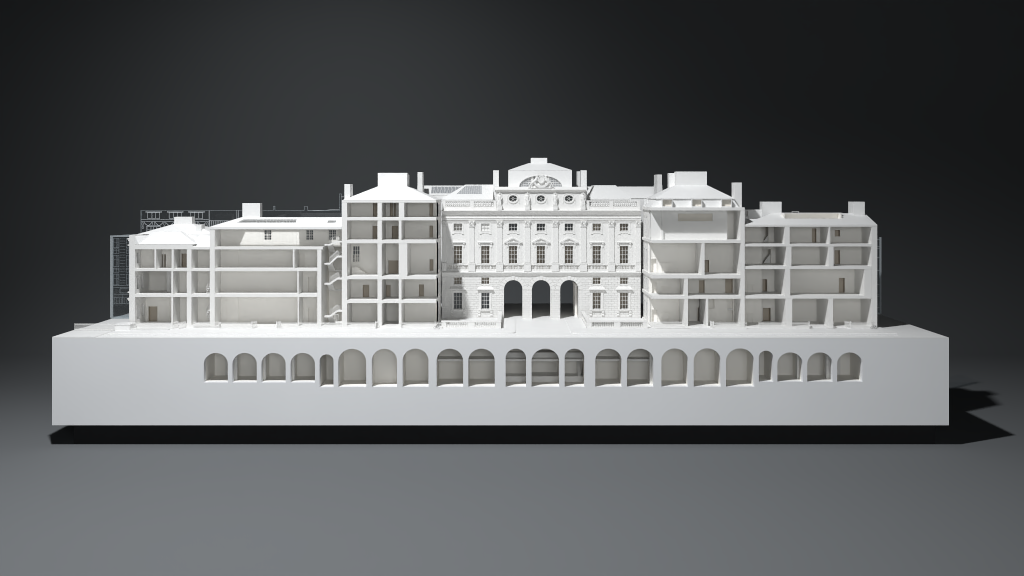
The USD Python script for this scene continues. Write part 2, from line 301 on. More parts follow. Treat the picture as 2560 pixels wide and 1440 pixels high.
for (u0, v0, v1, d) in ((736, 623.3, 671, (748.6, 761, 634, 670)), (746.7, 677.8, 735, (770.8, 787, 692.5, 731)), (747, 742.5, 815, (770.8, 786, 771.7, 810))):
    b = room(lh, u0, 793, v0, v1, 61, [d], rec=(9, INNER))
    pass
for u, v0, v1 in ((560, 742.5, 815), (560, 677.8, 735)): pass
# pitched roof with skylights
e = (F, fv(566.8)); rg = (232.0, V(543, 232)); L = math.hypot(rg[0] - e[0], rg[1] - e[1])
xl, xr, xh = fu(524.4), fu(854.3), U(605, 232)
def ts(t): return t * L
sky1 = Polygon([(-741, ts(.43)), (-583, ts(.43)), (-583, ts(.78)), (-727, ts(.78))]); sky2 = rect(U(819.4, 210), ts(.43), U(840, 210), ts(.66))
rf = obj('roof', slope(Polygon([(xl, 0), (xr, 0), (xr, L), (xh, L)]).difference(unary_union([sky1, sky2])), e, rg, -4.4), ROOF, lh)
obj('hip', hull([(xl, F, e[1] - .05), (xl, F, e[1] - 5), (xl, 290, e[1]), (xl, 290, e[1] - 5), (xh, 232, rg[1] - .05), (xh, 232, rg[1] - 5)]), ROOF, rf)
obj('rear_slope', slope(Polygon([(-xr, 0), (-xl, 0), (-xh, 62), (-xr, 62)]), (0, 0), (1, 0), 0.01), ROOF, rf) if False else None
obj('rear_slope', hull([(xh, 232.1, rg[1] - .05), (xr, 232.1, rg[1] - .05), (xl + 1, 292, e[1] - 2), (xr, 292, e[1] - 2), (xh, 232.1, rg[1] - 4), (xr, 232.1, rg[1] - 4), (xl + 1, 290, e[1] - 6), (xr, 290, e[1] - 6)]), ROOF, rf)
bars = unary_union([rect(x, ts(.42), x + .4, ts(.79)) for x in np.arange(-690, -583, 9.0)])
sk = obj('skylight', slope(bars, e, rg, -1.0), ROOF, lh); obj('pane', slope(sky1.buffer(.3), (e[0], e[1] - 2), (rg[0], rg[1] - 2), -.5), FILM, sk); obj('pane', slope(sky2.buffer(.3), (e[0], e[1] - 2), (rg[0], rg[1] - 2), -.5), FILM, sk)
obj('eave', bx(xl, xr, F - .6, F + 5, fv(573), fv(566.7) - .4), ROOF, lh)
obj('chimney', bx(U(606, 236), U(650, 236), 236, 262, rg[1] - 10, V(507.8, 236)), ROOF, lh)
# stair well: zigzag flights with railings
wy = LB + 62
obj('well_ceiling', bx(fu(803), fu(854.3), LB + 4.1, wy, fv(617.5) - 3, fv(617.5) + .8), INNER, lh)
obj('well_side', bx(fu(803.2) - 3, fu(803.2) - .1, LB + 22.1, wy, .05, fv(617.5)), INNER, lh)
obj('well_side', bx(fu(854.4), fu(854.4) + 3, LB, wy, .05, fv(617.5)), INNER, lh)
obj('well_back_wall', bx(fu(803), fu(854.4), wy, wy + 4, .05, fv(617.5) + 1), INNER, lh)
def flight(k, vlo, vhi, back=True):
    zl, zh = fv(vlo), fv(vhi); y0, y1 = F + 18, F + 34; xa, xb, xc, xd = fu(808), fu(822), fu(841), fu(854.2)
    st = obj('stair_flight', [xz(Polygon([(xa, zl - 4), (xb, zl - 4), (xc, zh - 4), (xd, zh - 4), (xd, zh), (xc, zh), (xb, zl), (xa, zl)]), y0, y1)], WHITE, lh)
    n = 7
    for i in range(n):
        x = xb + (xc - xb) * i / n; z = zl + (zh - zl) * (i + 1) / n; obj('step', bx(x, x + (xc - xb) / n, y0 + .2, y1 - .2, z - (zh - zl) / n - 1, z), WHITE, st)
    tops = []
    for i in range(8):
        t = i / 7; x = xb + (xc - xb) * t; z = zl + (zh - zl) * t; obj('baluster', bar((x, y0 + 1, z), (x, y0 + 1, z + 15), .8), WHITE, st); tops.append((x, y0 + 1, z + 15))
    obj('handrail', bar(tops[0], tops[-1], 1.3), WHITE, st)
    if back:                               # the half flight behind, rising back to the left landing above
        obj('return_flight', hull([(x, a, b + c) for x in (fu(812), fu(827)) for a, b in ((y1, zl), (F + 76, zl - 22)) for c in (0, -4)]), WHITE, st)
        obj('half_landing', bx(fu(810), fu(852), F + 76.1, F + 90, zl - 26, zl - 22), WHITE, st)
        for i in range(6):
            xx = fu(842) ; yy = y1 + (F + 74 - y1) * i / 5; obj('baluster', bar((xx, yy, zh - 1.5 * i), (xx, yy, zh + 13 - 1.5 * i), .8), WHITE, st)
        obj('handrail', bar((fu(842), y1, zh + 13), (fu(842), F + 74, zh + 5), 1.2), WHITE, st)
for k, (a, b_) in enumerate(((611, 603), (659, 641), (709.5, 696.5), (791.5, 778))): flight(k, a, b_)
obj('landing_railing', [bar((U(831, F + 60) + i * 3, F + 60, fv(812)), (U(830, F + 60) + i * 3.4, F + 60, fv(793)), .8) for i in range(6)] + [bar((U(829, F + 60), F + 60, fv(793)), (U(829, F + 60) + 19, F + 60, fv(793)), 1.1)], WHITE, lh)

# --- left tower house
lt = thing('left_tower_house', (fu(970), 290, 0), 'tall white cutaway house of five floors left of the columned centre', 'model house', None)
T, TB, TR = F + 95, 398, fu(1090.3)
wall(lt, 854.6, 867.4, 500.5, 821, TB)
cols = [867.4, 943.7, 954.4]
for v0, v1, n in ((500.2, 506.5, 'ceiling_slab'), (543, 550.8, 'floor_slab'), (600, 608, 'floor_slab'), (690.4, 698, 'floor_slab'), (750, 757.6, 'floor_slab'), (814, 821.4, 'ground_slab')):
    slab(lt, 867.2 if n != 'ceiling_slab' else 855, 1090.3, v0, v1, TB - 4, n)
FL = [(506.5, 543), (550.8, 600), (608, 690.4), (698, 750), (757.6, 814)]
P2 = [(997, 1010.2), (997, 1003.5), (997, 1018), (997, 1003.5), (997, 1003.5)]
LD = [[[(932.7, 948, 508, 543)], [(975, 982.5, 508, 543), (982.5, 989.6, 508, 543, 'plain')], [(1073.6, 1083, 508, 542)]],
      [[(931.5, 948, 565, 599)], [(980, 995, 565, 599)], [(1073.6, 1082.8, 564, 594)]],
      [[(882, 899.4, 615, 656)], [(971, 995.7, 651, 685)], [(1074, 1083.5, 648, 677)]],
      [[(907, 923, 712, 744.5)], [(965, 976.7, 712, 744.5)], [(1047.6, 1059.8, 711, 741)]],
      [[], [], []]]
for k, (v0, v1) in enumerate(FL):
    wall(lt, 943.7, 954.4, v0, v1, T, name='partition'); wall(lt, P2[k][0], P2[k][1], v0, v1, T, name='partition')
    cv = 0 if k == 0 else 4.5
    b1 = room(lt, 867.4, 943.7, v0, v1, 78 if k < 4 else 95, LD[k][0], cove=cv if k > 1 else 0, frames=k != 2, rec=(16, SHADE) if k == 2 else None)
    b2 = room(lt, 954.4, 997, v0, v1, 95 if k < 4 else 112, LD[k][1], cove=cv)
    b3 = room(lt, P2[k][1], 1087.8, v0, v1, 95, LD[k][2])
    if k == 2:
        yy = F + 78; a = (U(882, yy), V(656, yy), U(899.4, yy), V(615, yy))
        obj('window', xz(grid(a[0] + .1, a[2] - .1, a[1] + .1, a[3] - .1, 3, 4, 1.1, 1.0).union(grid(U(886, yy), U(898, yy), V(655, yy), V(637, yy), 4, 3, .7, 1.2)), yy + .8, yy + 2.6), INNER, b1)
        for i in range(6): obj('step', bx(U(881, yy), U(908 - 4.5 * i, yy) + 12, yy - 14, yy - .1, fv(690.4) + .05 + 3.2 * i, fv(690.4) + 3.2 * (i + 1)), INNER, b1)
        obj('architrave', bx(U(968, F + 95), fu(997) - 1, F + 93.6, F + 95.05, V(649, F + 95), V(647, F + 95)), INNER, b2)
obj('side_wall', yz(rect(T, .05, TB, fv(506.5) - .02).difference(unary_union([rect(a, b_ - 0, a + 22, c) for a in (T + 16, T + 62) for b_, c in ((fv(538), fv(512)), (fv(594), fv(560)), (fv(682), fv(628)), (fv(744), fv(712)), (fv(806), fv(768)))])), TR - 4.4, TR - 1.4), WHITE, lt)
obj('rear_wall', bx(fu(867.2), TR - 4.5, TB - 4, TB, .05, fv(506.5)), WHITE, lt)
ez_ = fv(500)
obj('roof', frustum((fu(857), TR, F + .2, TB, ez_), (U(944.4, 290), U(1018, 290), 290, 342, V(466, 290))), ROOF, lt)
ch = obj('chimney', bx(U(944.4, 290) + .3, U(1018, 290) - .3, 290.3, 330, V(468, 290), V(432.3, 290)), ROOF, lt)
obj('chimney_step', bx(U(1018, 290) - 14, U(1018, 290) + .8, 312, 345, V(468, 290), V(436.5, 290)), ROOF, ch)
obj('chimney', bx(U(861, 200), U(875, 200), 200, 254, fv(500), V(460, 200)), ROOF, lt)

# --- right tower house
rt = thing('right_tower_house', (fu(1745), 290, 0), 'tall white cutaway house with three small dormers right of the columned centre', 'model house', None)
RX = 371.6
def rslab(v0, v1, n='floor_slab', u1=1851.5): obj(n, bx(RX, fu(u1), F, TB - 4, max(fv(v1), .05), fv(v0)), WHITE, rt)
rslab(518.5, 526, 'ceiling_slab', 1862); rslab(600.6, 607.5); rslab(687.2, 696); rslab(739.4, 747); rslab(815, 821.5, 'ground_slab')
wall(rt, 1851.6, 1862, 526, 821, TB)
wall(rt, 1754, 1761.5, 607.5, 687.2, T, name='partition'); wall(rt, 1711, 1720, 696, 739.4, T, name='partition'); wall(rt, 1711, 1720, 747, 815, T, name='partition'); wall(rt, 1765, 1770.5, 747, 815, T, name='partition')
xL = (RX + 4) * EYE_D / (EYE_D + F) + 1281   # where the open corner's back walls begin
T0, T = T, F + 40
b = room(rt, xL, 1824, 526, 600.6, 40, mat_=WHITE, doors=[(1695, 1781.5, 534, 552.8, 'plain')], rec=(5.5, BEIGE))
obj('pilaster', bx(U(1653, T), U(1658, T), T - 5, T + .1, fv(600.6) + .05, fv(526) - .05), WHITE, b)
obj('wall_return', bx(U(1816, T), U(1819, T), T + 4.05, F + 92, fv(600.6) + .05, fv(526) - .05), WHITE, b)
room(rt, 1812, 1851.6, 526, 600.6, 92)
T = T0
b = room(rt, xL, 1754, 607.5, 687.2, 95, [(1627.8, 1641, 647, 683)], rec=(8, INNER)); fireplace(b, U(1663, T), T, fv(687.2), 26, 24)
obj('panel_line', bx(U(1694, T), U(1696, T), T - .9, T + .05, fv(687.2), fv(607.5)), INNER, b)
room(rt, 1761.5, 1851.6, 607.5, 687.2, 95, [(1760.5, 1772.5, 650, 683)])
b = room(rt, xL, 1711, 696, 739.4, 80, [(1630, 1641, 704, 733)], rec=(8, INNER)); fireplace(b, U(1663, F + 80), F + 80, fv(739.4), 20, 16)
room(rt, 1720, 1851.6, 696, 739.4, 80, [(1747, 1761.5, 700.6, 732), (1812.8, 1832, 697, 733)])
b = room(rt, xL, 1711, 747, 815, 95, [(1629, 1642, 774, 806)], rec=(8, INNER)); fireplace(b, U(1663, T), T, fv(815), 24, 24)
room(rt, 1720, 1765, 747, 815, 110, [(1743.6, 1752.5, 768.7, 808)])
b = room(rt, 1770.5, 1851.6, 747, 815, 84, [(1772, 1786, 748.5, 771.6, 'plain'), (1818, 1832, 748.5, 804, 'plain')], rec=(10, INNER))
yy = F + 84; obj('transom', bx(U(1818, yy), U(1832, yy), yy + .5, yy + 3, V(775, yy), V(771, yy)), WHITE, b)
obj('side_wall', yz(rect(T - 4, .05, TB, fv(526) - .02).difference(unary_union([rect(a, b_, a + 20, c) for a in (T + 40, T + 82) for b_, c in ((fv(592), fv(545)), (fv(676), fv(630)), (fv(732), fv(706)), (fv(806), fv(768)))])), RX + 4, RX + 8), WHITE, rt)
obj('rear_wall', bx(RX + 8, fu(1851.5), TB - 4, TB, .05, fv(526)), WHITE, rt)
# attic storey with dormers
ya = F + 14; at0, at1 = U(1637, ya), U(1836, ya); zt, zb = V(497, ya), fv(518.5) + .05
att = obj('attic', frustum((at0 - 10, at1 + 12, ya, TB - 8, zb), (at0 + 4, at1 - 2, ya + 5, TB - 20, zt)), ROOF, rt)
for k, (a, b_) in enumerate(((1653.7, 1680), (1727.8, 1754), (1802, 1828))):
    x0, x1 = U(a, ya), U(b_, ya); d = obj('dormer', xz(rect(x0, zb, x1, V(497.3, ya) - .1).difference(rect(x0 + 1.6, V(515.5, ya), x1 - 1.6, V(498.6, ya))), ya - 10, ya + 6), ROOF, rt)
    obj('pane', bx(x0 + 1.6, x1 - 1.6, ya - 1, ya - .5, V(515.5, ya), V(498.6, ya)), BEIGE, d)
obj('roof', frustum((at0, at1 + 3, ya + 1, TB - 4, zt + .05), (U(1689, 290), U(1768, 290), 290, 330, V(463, 290))), ROOF, rt)
obj('chimney', bx(U(1690.5, 290), U(1767.5, 290), 290.3, 326, V(465, 290), V(429, 290)), ROOF, rt)
obj('chimney', bx(U(1673, 322), U(1693, 322), 322, 352, V(480, 322), V(432.5, 322)), ROOF, rt)
obj('chimney', bx(U(1837.5, 212), U(1854.6, 212), 212, 256, fv(518.5), V(456.4, 212)), ROOF, rt)
for i in range(3): obj('parapet_post', bx(U(1611, 330) + i * 6.5, U(1611, 330) + i * 6.5 + 3, 330, 336, zb, V(497, 330)), ROOF, rt)

# --- right wing house
rw = thing('right_wing_house', (fu(2030), 290, 0), 'white cutaway house of four floors at the far right end with a slot dormer', 'model house', None)
for v0, v1, n in ((561.9, 566.8, 'ceiling_slab'), (609.7, 616, 'floor_slab'), (665.5, 672.7, 'floor_slab'), (739, 746.4, 'floor_slab'), (816, 821.5, 'ground_slab')):
    slab(rw, 1863.4, 2179 if n != 'ceiling_slab' else 2193, v0, v1, TB - 4, n)
wall(rw, 2179, 2193, 567, 821, TB, label=None)
G = [(566.8, 609.7), (616, 665.5), (672.7, 739), (746.4, 816)]
W1 = [(1962, 1974.3), (1966, 1978.5), (1963, 1975.6), (1964, 1980.5)]
W2 = [(2072.5, 2075.8), (2071.7, 2084), None, (2071.7, 2082.6)]
RD = [([(1909, 1921, 567.5, 605, 'plain')], [(2029.6, 2041, 571, 606)], [(2087, 2100, 575, 591, 'plain')]),
      ([(1906, 1927, 623, 661)], [], [(2086, 2100, 625.6, 661)]),
      ([(1906, 1917.6, 698, 733)], [(2096.9, 2112, 695, 733)], None),
      ([(1907, 1926.6, 770, 809)], [], [])]
for k, (v0, v1) in enumerate(G):
    wall(rw, *W1[k], v0, v1, F + 122, name='partition')
    if W2[k]: wall(rw, *W2[k], v0, v1, F + 118, name='partition')
    b1 = room(rw, 1863.4, W1[k][0], v0, v1, 120, RD[k][0], rec=(38, INNER) if k < 2 else (22, TAN))
    u = W2[k][0] if W2[k] else 2161
    b2 = room(rw, W1[k][1], u, v0, v1, 84 if k < 3 else 116, RD[k][1], cove=5 if k in (1, 3) else 0)
    if W2[k]:
        b3 = room(rw, W2[k][1], 2179, v0, v1, 84 if k < 3 else 92, RD[k][2], cove=5 if k in (1, 3) else 0)
    else: wall(rw, 2161, 2178.8, v0, v1, F + 100, name='thick_wall')
    # a nearer strip of wall and a small fireplace in the first bay
    obj('wall_step', bx(fu(1863.4), U(1904, F + 96), F + 96, F + 100, fv(v1), fv(v0)), INNER, b1)
    if k > 1: fireplace(b1, U(1877, F + 96), F + 96, fv(v1), 16, 22)
yy = F + 120
st = obj('staircase', [bx(U(1910, yy + 6) + 3 * i, U(1910, yy + 6) + 3 * i + 22 - 3 * i, yy + 6, yy + 26, fv(665.5) + 4 * i, fv(665.5) + 4 * (i + 1)) for i in range(7)], WHITE, rw)
st = obj('staircase', [bx(U(1910, yy + 6) + 3 * i, U(1910, yy + 6) + 3 * i + 20 - 2.6 * i, yy + 6, yy + 22, fv(609.7) + 4 * i, fv(609.7) + 4 * (i + 1)) for i in range(6)], WHITE, rw)
obj('figure_stand', lathe([(0, 0), (2, 0), (.8, 14), (2.6, 22), (2.2, 34), (0, 36)], 10).apply_translation([U(1915, yy - 12), yy - 12, fv(609.7)]), WHITE, rw) if False else None
for (v0, v1, a, h_) in ((623, 657, 40, 18), (769, 812, 52, 16)): pass
obj('rear_wall', bx(fu(1863.4), fu(2179), TB - 4, TB, .05, fv(566.8)), WHITE, rw)
e = (F, fv(561.8)); rg = (290.0, V(533, 290)); L = math.hypot(rg[0] - e[0], rg[1] - e[1])
slot = rect(U(1960, 250), .53 * L, U(2101, 250), .82 * L)
rf = obj('roof', slope(Polygon([(fu(1863.6), 0), (fu(2193), 0), (U(2162, 290), L), (U(1930, 290), L), (U(1890, 250), .5 * L), (U(1863.6, 250), .5 * L)]).difference(slot), e, rg, -3.5), ROOF, rw)
obj('slot_back', xz(R(1957, 2105, 533, 548, 266), 269, 271), INNER, rf)
obj('slot_cheek', bx(U(2101, 244), U(2101, 244) + 3, 244, 269, V(548, 244), V(533.6, 262)), INNER, rf); obj('slot_cheek', bx(U(1959, 244), U(1959, 244) + 3, 244, 269, V(548, 244), V(533.6, 262)), INNER, rf)
obj('slot_lid', bx(U(1957, 262), U(2105, 262), 258, 284, V(533.6, 262), V(532.2, 262)), ROOF, rf)
obj('slot_floor', bx(U(1959, 244), U(2103, 244), 236, 269, V(549.5, 244), V(547, 244)), INNER, rf)
obj('rear_slope', hull([(U(1930, 290), 290.1, rg[1] - .2), (U(2162, 290), 290.1, rg[1] - .2), (fu(1863.6), TB, e[1]), (fu(2193), TB, e[1]), (fu(1863.6), TB, e[1] - 4), (fu(2193), TB, e[1] - 4), (U(1930, 290), 290.1, rg[1] - 4), (U(2162, 290), 290.1, rg[1] - 4)]), ROOF, rf)
obj('hip', hull([(fu(2193), F, e[1] - .1), (fu(2193), TB, e[1] - .1), (U(2162, 290), 290, rg[1] - .1), (fu(2193), F, e[1] - 4), (fu(2193), TB, e[1] - 4), (U(2162, 290), 290, rg[1] - 4)]), ROOF, rf)
obj('parapet', bx(fu(1863.6), U(1906, 300), 296, 304, e[1], V(524, 300)), ROOF, rw)
obj('roof_box', bx(U(1864, 300), U(1872, 300), 270, 295, V(540, 300), V(527, 300)), ROOF, rw)
obj('chimney', bx(U(1906, 286), U(1954, 286), 286, 318, e[1], V(504.6, 286)), ROOF, rw)
obj('chimney', bx(U(2134, 270), U(2162, 270), 270, 318, e[1], V(504.6, 270)), ROOF, rw)
obj('roof_hatch', [bar((U(1980, 320), 320, rg[1] - 4), (U(1980, 320), 320, rg[1] + 4), 1), bar((U(1997, 320), 320, rg[1] - 4), (U(1997, 320), 320, rg[1] + 4), 1), bar((U(1980, 320), 320, rg[1] + 4), (U(1997, 320), 320, rg[1] + 4), 1)], ROOF, rw)
# ---- the columned central block
Y = 400.0
def cu(u): return U(u, Y)
def cv(v): return V(v, Y)
cb = thing('central_block', (cu(1353), 500, 0), 'white classical central block with three arches, pilasters and a crest on top', 'model building', None)
X0, X1 = cu(1104.5), cu(1602)
BAY = [1144.7, 1213.4, 1282.6, 1352.3, 1422.4, 1491.8, 1560.2]
def CR(u0, u1, v0, v1): return rect(cu(u0), cv(v1), cu(u1), cv(v0))
archs = [arch_poly(cu(a), cu(b), cv(700), 0, 1.0) for a, b in ((1260, 1306), (1330, 1376), (1400.4, 1446))]
small = [CR(b - 10, b + 10, 693.5, 711) for i, b in enumerate(BAY) if i not in (2, 3, 4)]
low = [CR(b - 10.5, b + 10.5, 731.7, 773) for i, b in enumerate(BAY) if i not in (2, 3, 4)]
noble = [CR(b - 10.7, b + 10.7, 614.6, 659.3) for b in BAY]
mezz = [CR(b - 10.7, b + 10.7, 558.6, 577.6) for b in BAY]
balus_gap = []
for b in BAY:
    for c, n in ((0, 6), (-20, 3), (20, 3)): balus_gap.append((cu(b + c) - n * 2.15, cu(b + c) + n * 2.15, n))
zs0, zs1 = cv(689), cv(681)
obj('ground_wall', xz(rect(X0, .05, X1, zs0).difference(unary_union(archs + small + low)), Y + 1.6, Y + 12), WHITE, cb)
gaps = [rect(a, cv(673), b, cv(663.3)) for a, b, n in balus_gap]
obj('upper_wall', xz(rect(X0, zs1, X1, cv(541)).difference(unary_union(noble + mezz + gaps)), Y, Y + 11), WHITE, cb)
# stones of the rusticated ground storey
rings, vouss = [], []
for (a, b) in ((1260, 1306), (1330, 1376), (1400.4, 1446)):
    xa, xb = cu(a), cu(b); c, r = (xa + xb) / 2, (xb - xa) / 2; sp = cv(700) - r
    n = 11
    for k in range(n):
        a0, a1 = math.pi * k / n, math.pi * (k + 1) / n; ro = r + (13 if k != n // 2 else 16.5)
        am = (a1 - a0) * .04
        pg = Polygon([(c + r * math.cos(t), sp + r * math.sin(t)) for t in np.linspace(a0 + am, a1 - am, 5)] + [(c + ro * math.cos(t), sp + ro * math.sin(t)) for t in np.linspace(a1 - am, a0 + am, 3)])
        vouss.append((pg, 3.6 if k == n // 2 else 1.9, k == n // 2))
    rings.append(Point(c, sp).buffer(r + 13.6, quad_segs=16).intersection(rect(xa - 40, sp, xb + 40, sp + 90)))
surr = [CR(b - 16.5, b + 16.5, 716, 780) for i, b in enumerate(BAY) if i not in (2, 3, 4)]
block = unary_union(archs + [s.buffer(.4) for s in small] + surr + rings)
stones = []
nc = 19; ch_ = (zs0 - 5) / nc
for j in range(nc):
    z0 = 5 + j * ch_; x = X0 + .5 - (8 if j % 2 else 0)
    while x < X1:
        w = 16.5; pg = rect(max(x, X0 + .3) + .4, z0 + .4, min(x + w, X1 - .3) - .4, z0 + ch_ - .4).difference(block) if min(x + w, X1) - max(x, X0) > 2 else Polygon()
        for g in getattr(pg, 'geoms', [pg]):
            if g.area > 6: stones.append(g)
        x += w
stones.sort(key=lambda g: -round(g.area, 2))
keep = stones[:270]
for g in keep: obj('stone', xz(g, Y + .35, Y + 1.7), WHITE, cb)
obj('small_stones', [xz(g, Y + .35, Y + 1.7) for g in stones[270:]], WHITE, cb, kind='stuff')
for pg, d, kz in vouss: obj('keystone' if kz else 'voussoir', xz(pg, Y + 1.7 - d, Y + 1.7), WHITE, cb)
for a, b in ((X0, cu(1260) - .2), (cu(1306) + .2, cu(1330) - .2), (cu(1376) + .2, cu(1400.4) - .2), (cu(1446) + .2, X1)): obj('ground_plinth', bx(a, b, Y - 1.5, Y + 1.7, .05, 4.6), WHITE, cb)
# arch soffits and the passage behind them
for a, b in ((1260, 1306), (1330, 1376), (1400.4, 1446)):
    o = arch_poly(cu(a) - 2, cu(b) + 2, cv(700) + 2, .05, 1.0).difference(arch_poly(cu(a), cu(b), cv(700), -1, 1.0))
    obj('arch_reveal', xz(o, Y + 12, Y + 34), WHITE, cb)
obj('passage_wall', bx(-34, -30, Y + 12.2, 560, .05, zs0 - 2), INNER, cb); pw = obj('passage_wall', bx(190, 194, Y + 12.2, 560, .05, zs0 - 2), INNER, cb)
obj('passage_ceiling', bx(-34, 194, Y + 12.2, 560, zs0 - 6, zs0 - 2.2), INNER, cb)
for yy in (455, 500, 548):
    obj('column', lathe([(0, 0), (4.6, 0), (4.6, 3), (3.6, 5), (3.2, 86), (4.6, 91), (4.6, 95), (0, 95)], 14).apply_translation([185.5, yy, .05]), INNER, pw)
# added boards, coloured for the bright or dim rooms behind the windows
for i, b_ in enumerate(BAY):
    c = cu(b_); side = i in (0, 1, 5, 6)
    obj('room_tone_board', bx(c - 17, c + 17, Y + 42, Y + 44, cv(660), cv(613)), TAN, cb)
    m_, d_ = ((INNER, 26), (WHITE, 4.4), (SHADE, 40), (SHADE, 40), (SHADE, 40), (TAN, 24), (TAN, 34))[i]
    obj('room_tone_board', bx(c - 17, c + 17, Y + d_, Y + d_ + 2, cv(579), cv(557)), m_, cb)
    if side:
        obj('room_tone_board', bx(c - 16, c + 16, Y + 26, Y + 28, cv(712), cv(692)), TAN, cb); obj('room_tone_board', bx(c - 17, c + 17, Y + 34, Y + 36, cv(774), cv(730)), SHADE if i < 2 else TAN, cb)
for z in (zs0 + 2, cv(590), cv(541) - 1): obj('inner_floor', bx(X0 + 3, X1 - 3, Y + 11.1, Y + 73.8, z, z + 3), INNER, cb)
for u in (1179, 1248.8, 1318.2, 1388, 1458.4, 1528): obj('cross_wall', bx(cu(u) - 1.5, cu(u) + 1.5, Y + 11.2, Y + 73.6, zs0 + 5.2, cv(541) - 1.2), INNER, cb)
for a, b in ((X0 + .2, X0 + 3), (X1 - 3, X1 - .2)): obj('end_wall', bx(a, b, Y + 12.2, 640, .05, cv(541)), WHITE, cb)
# windows with bars, sills, surrounds and hoods
def sash(name, q, nc, nr, y, parent=cb):
    a = q.bounds; return obj(name, xz(grid(a[0] + .05, a[2] - .05, a[1] + .05, a[3] - .05, nc, nr, .85, 1.0), y, y + 1.4), WHITE, parent)
for q in small:
    w = sash('window', q, 3, 2, Y + 5); a = q.bounds; obj('sill', bx(a[0] - .6, a[2] + .6, Y - .6, Y + 4.9, a[1] - 1.6, a[1] + .05), WHITE, w)
for q in low:
    w = sash('window', q, 3, 4, Y + 5); a = q.bounds; c = (a[0] + a[2]) / 2
    obj('surround', xz(rect(a[0] - 6, a[1] - .2, a[2] + 6, a[3] + 6).difference(q).union(rect(a[0] - 7.5, a[3] - 3, a[0] - 1, a[3] + 6)).union(rect(a[2] + 1, a[3] - 3, a[2] + 7.5, a[3] + 6)), Y - 1.2, Y + 2), WHITE, w)
    obj('backing', xz(CR(1, 2, 716, 780).buffer(0) if False else rect(c - 18.8, cv(780), c + 18.8, cv(716)).difference(q), Y + .6, Y + 1.7), WHITE, w)
    obj('sill', bx(a[0] - 8.5, a[2] + 8.5, Y - 5, Y + 4.9, a[1] - 3.6, a[1] - .25), WHITE, w)
    obj('hood', [hull([(c - 24, Y - 7, cv(724.5)), (c + 24, Y - 7, cv(724.5)), (c - 24, Y - 7, cv(721.5)), (c + 24, Y - 7, cv(721.5)), (c - 17, Y + 1.5, cv(715.5)), (c + 17, Y + 1.5, cv(715.5)), (c - 21, Y + 1.5, cv(726)), (c + 21, Y + 1.5, cv(726))])], WHITE, w)
    for s in (-1, 1):
        cx = c + s * 17.5
        obj('console', [yz(Polygon([(Y + 1.5, cv(777.5)), (Y - 4.5, cv(777.5)), (Y - 5, cv(781)), (Y - 2, cv(784)), (Y - 3.5, cv(788)), (Y - 2, cv(790)), (Y + 1.5, cv(790))]), cx - 3.4, cx + 3.4)], WHITE, w)
for i, q in enumerate(noble):
    w = sash('window', q, 3, 4, Y + 4.5); a = q.bounds; c = (a[0] + a[2]) / 2
    obj('surround', xz(rect(a[0] - 4, a[1], a[2] + 4, a[3] + 7.5).difference(q), Y - 1, Y + .1), WHITE, w)
    for s in (a[0] - 11, a[2] + 4.05): obj('jamb', bx(s, s + 6.95, Y - .5, Y + .05, a[1], a[3] + 6), WHITE, w)
    obj('sill', bx(a[0] - .5, a[2] + .5, Y - 2.5, Y + 4.4, a[1] - 2, a[1] - .05), WHITE, w)
    hz = cv(606.6)
    if i in (2, 3, 4):
        tri = Polygon([(c - 26, hz), (c + 26, hz), (c + 26, hz + 2.6), (c, cv(592.8)), (c - 26, hz + 2.6)])
        inn = Polygon([(c - 17, hz + 3.4), (c + 17, hz + 3.4), (c, cv(592.8) - 4.2)])
        obj('pediment', [xz(tri.difference(inn), Y - 6, Y + .1), xz(inn.buffer(.2), Y - 1.6, Y + .08)], WHITE, w)
    else:
        obj('hood', [bx(c - 21.5, c + 21.5, Y - 5.5, Y + .1, hz, hz + 2.8), hull([(c - 21.5, Y - 5.5, hz + 2.8), (c + 21.5, Y - 5.5, hz + 2.8), (c - 21.5, Y, hz + 2.8), (c + 21.5, Y, hz + 2.8), (c - 19, Y, hz + 4.6), (c + 19, Y, hz + 4.6)])], WHITE, w)
    for s in (-1, 1):
        cx = c + s * 17
        obj('console', yz(Polygon([(Y + .1, hz - .1), (Y - 5, hz - .1), (Y - 4.8, hz - 4), (Y - 2.4, hz - 7), (Y - 3, hz - 11), (Y - 1.5, hz - 15), (Y + .1, hz - 15)]), cx - 2.3, cx + 2.3), WHITE, w)
for i, q in enumerate(mezz):
    w = sash('window', q, 3, 2, Y + (1.6 if i == 1 else 4.5)); a = q.bounds
    fr = rect(a[0] - 4.6, a[1] - 7, a[2] + 4.6, a[3] + 3.4).difference(rect(a[0], a[1] - 2, a[2], a[3]))
    obj('surround', xz(fr, Y - 1.1, Y + .1), WHITE, w)
    obj('sill', [bx(a[0], a[2], Y - 1.6, Y + 4.4, a[1] - 2, a[1] - .1)], WHITE, w)
    for s in (a[0] - 4.5, a[2] - 1.2): obj('sill_foot', bx(s, s + 6, Y - 2, Y + .05, a[1] - 8.4, a[1] - 6.9), WHITE, w)
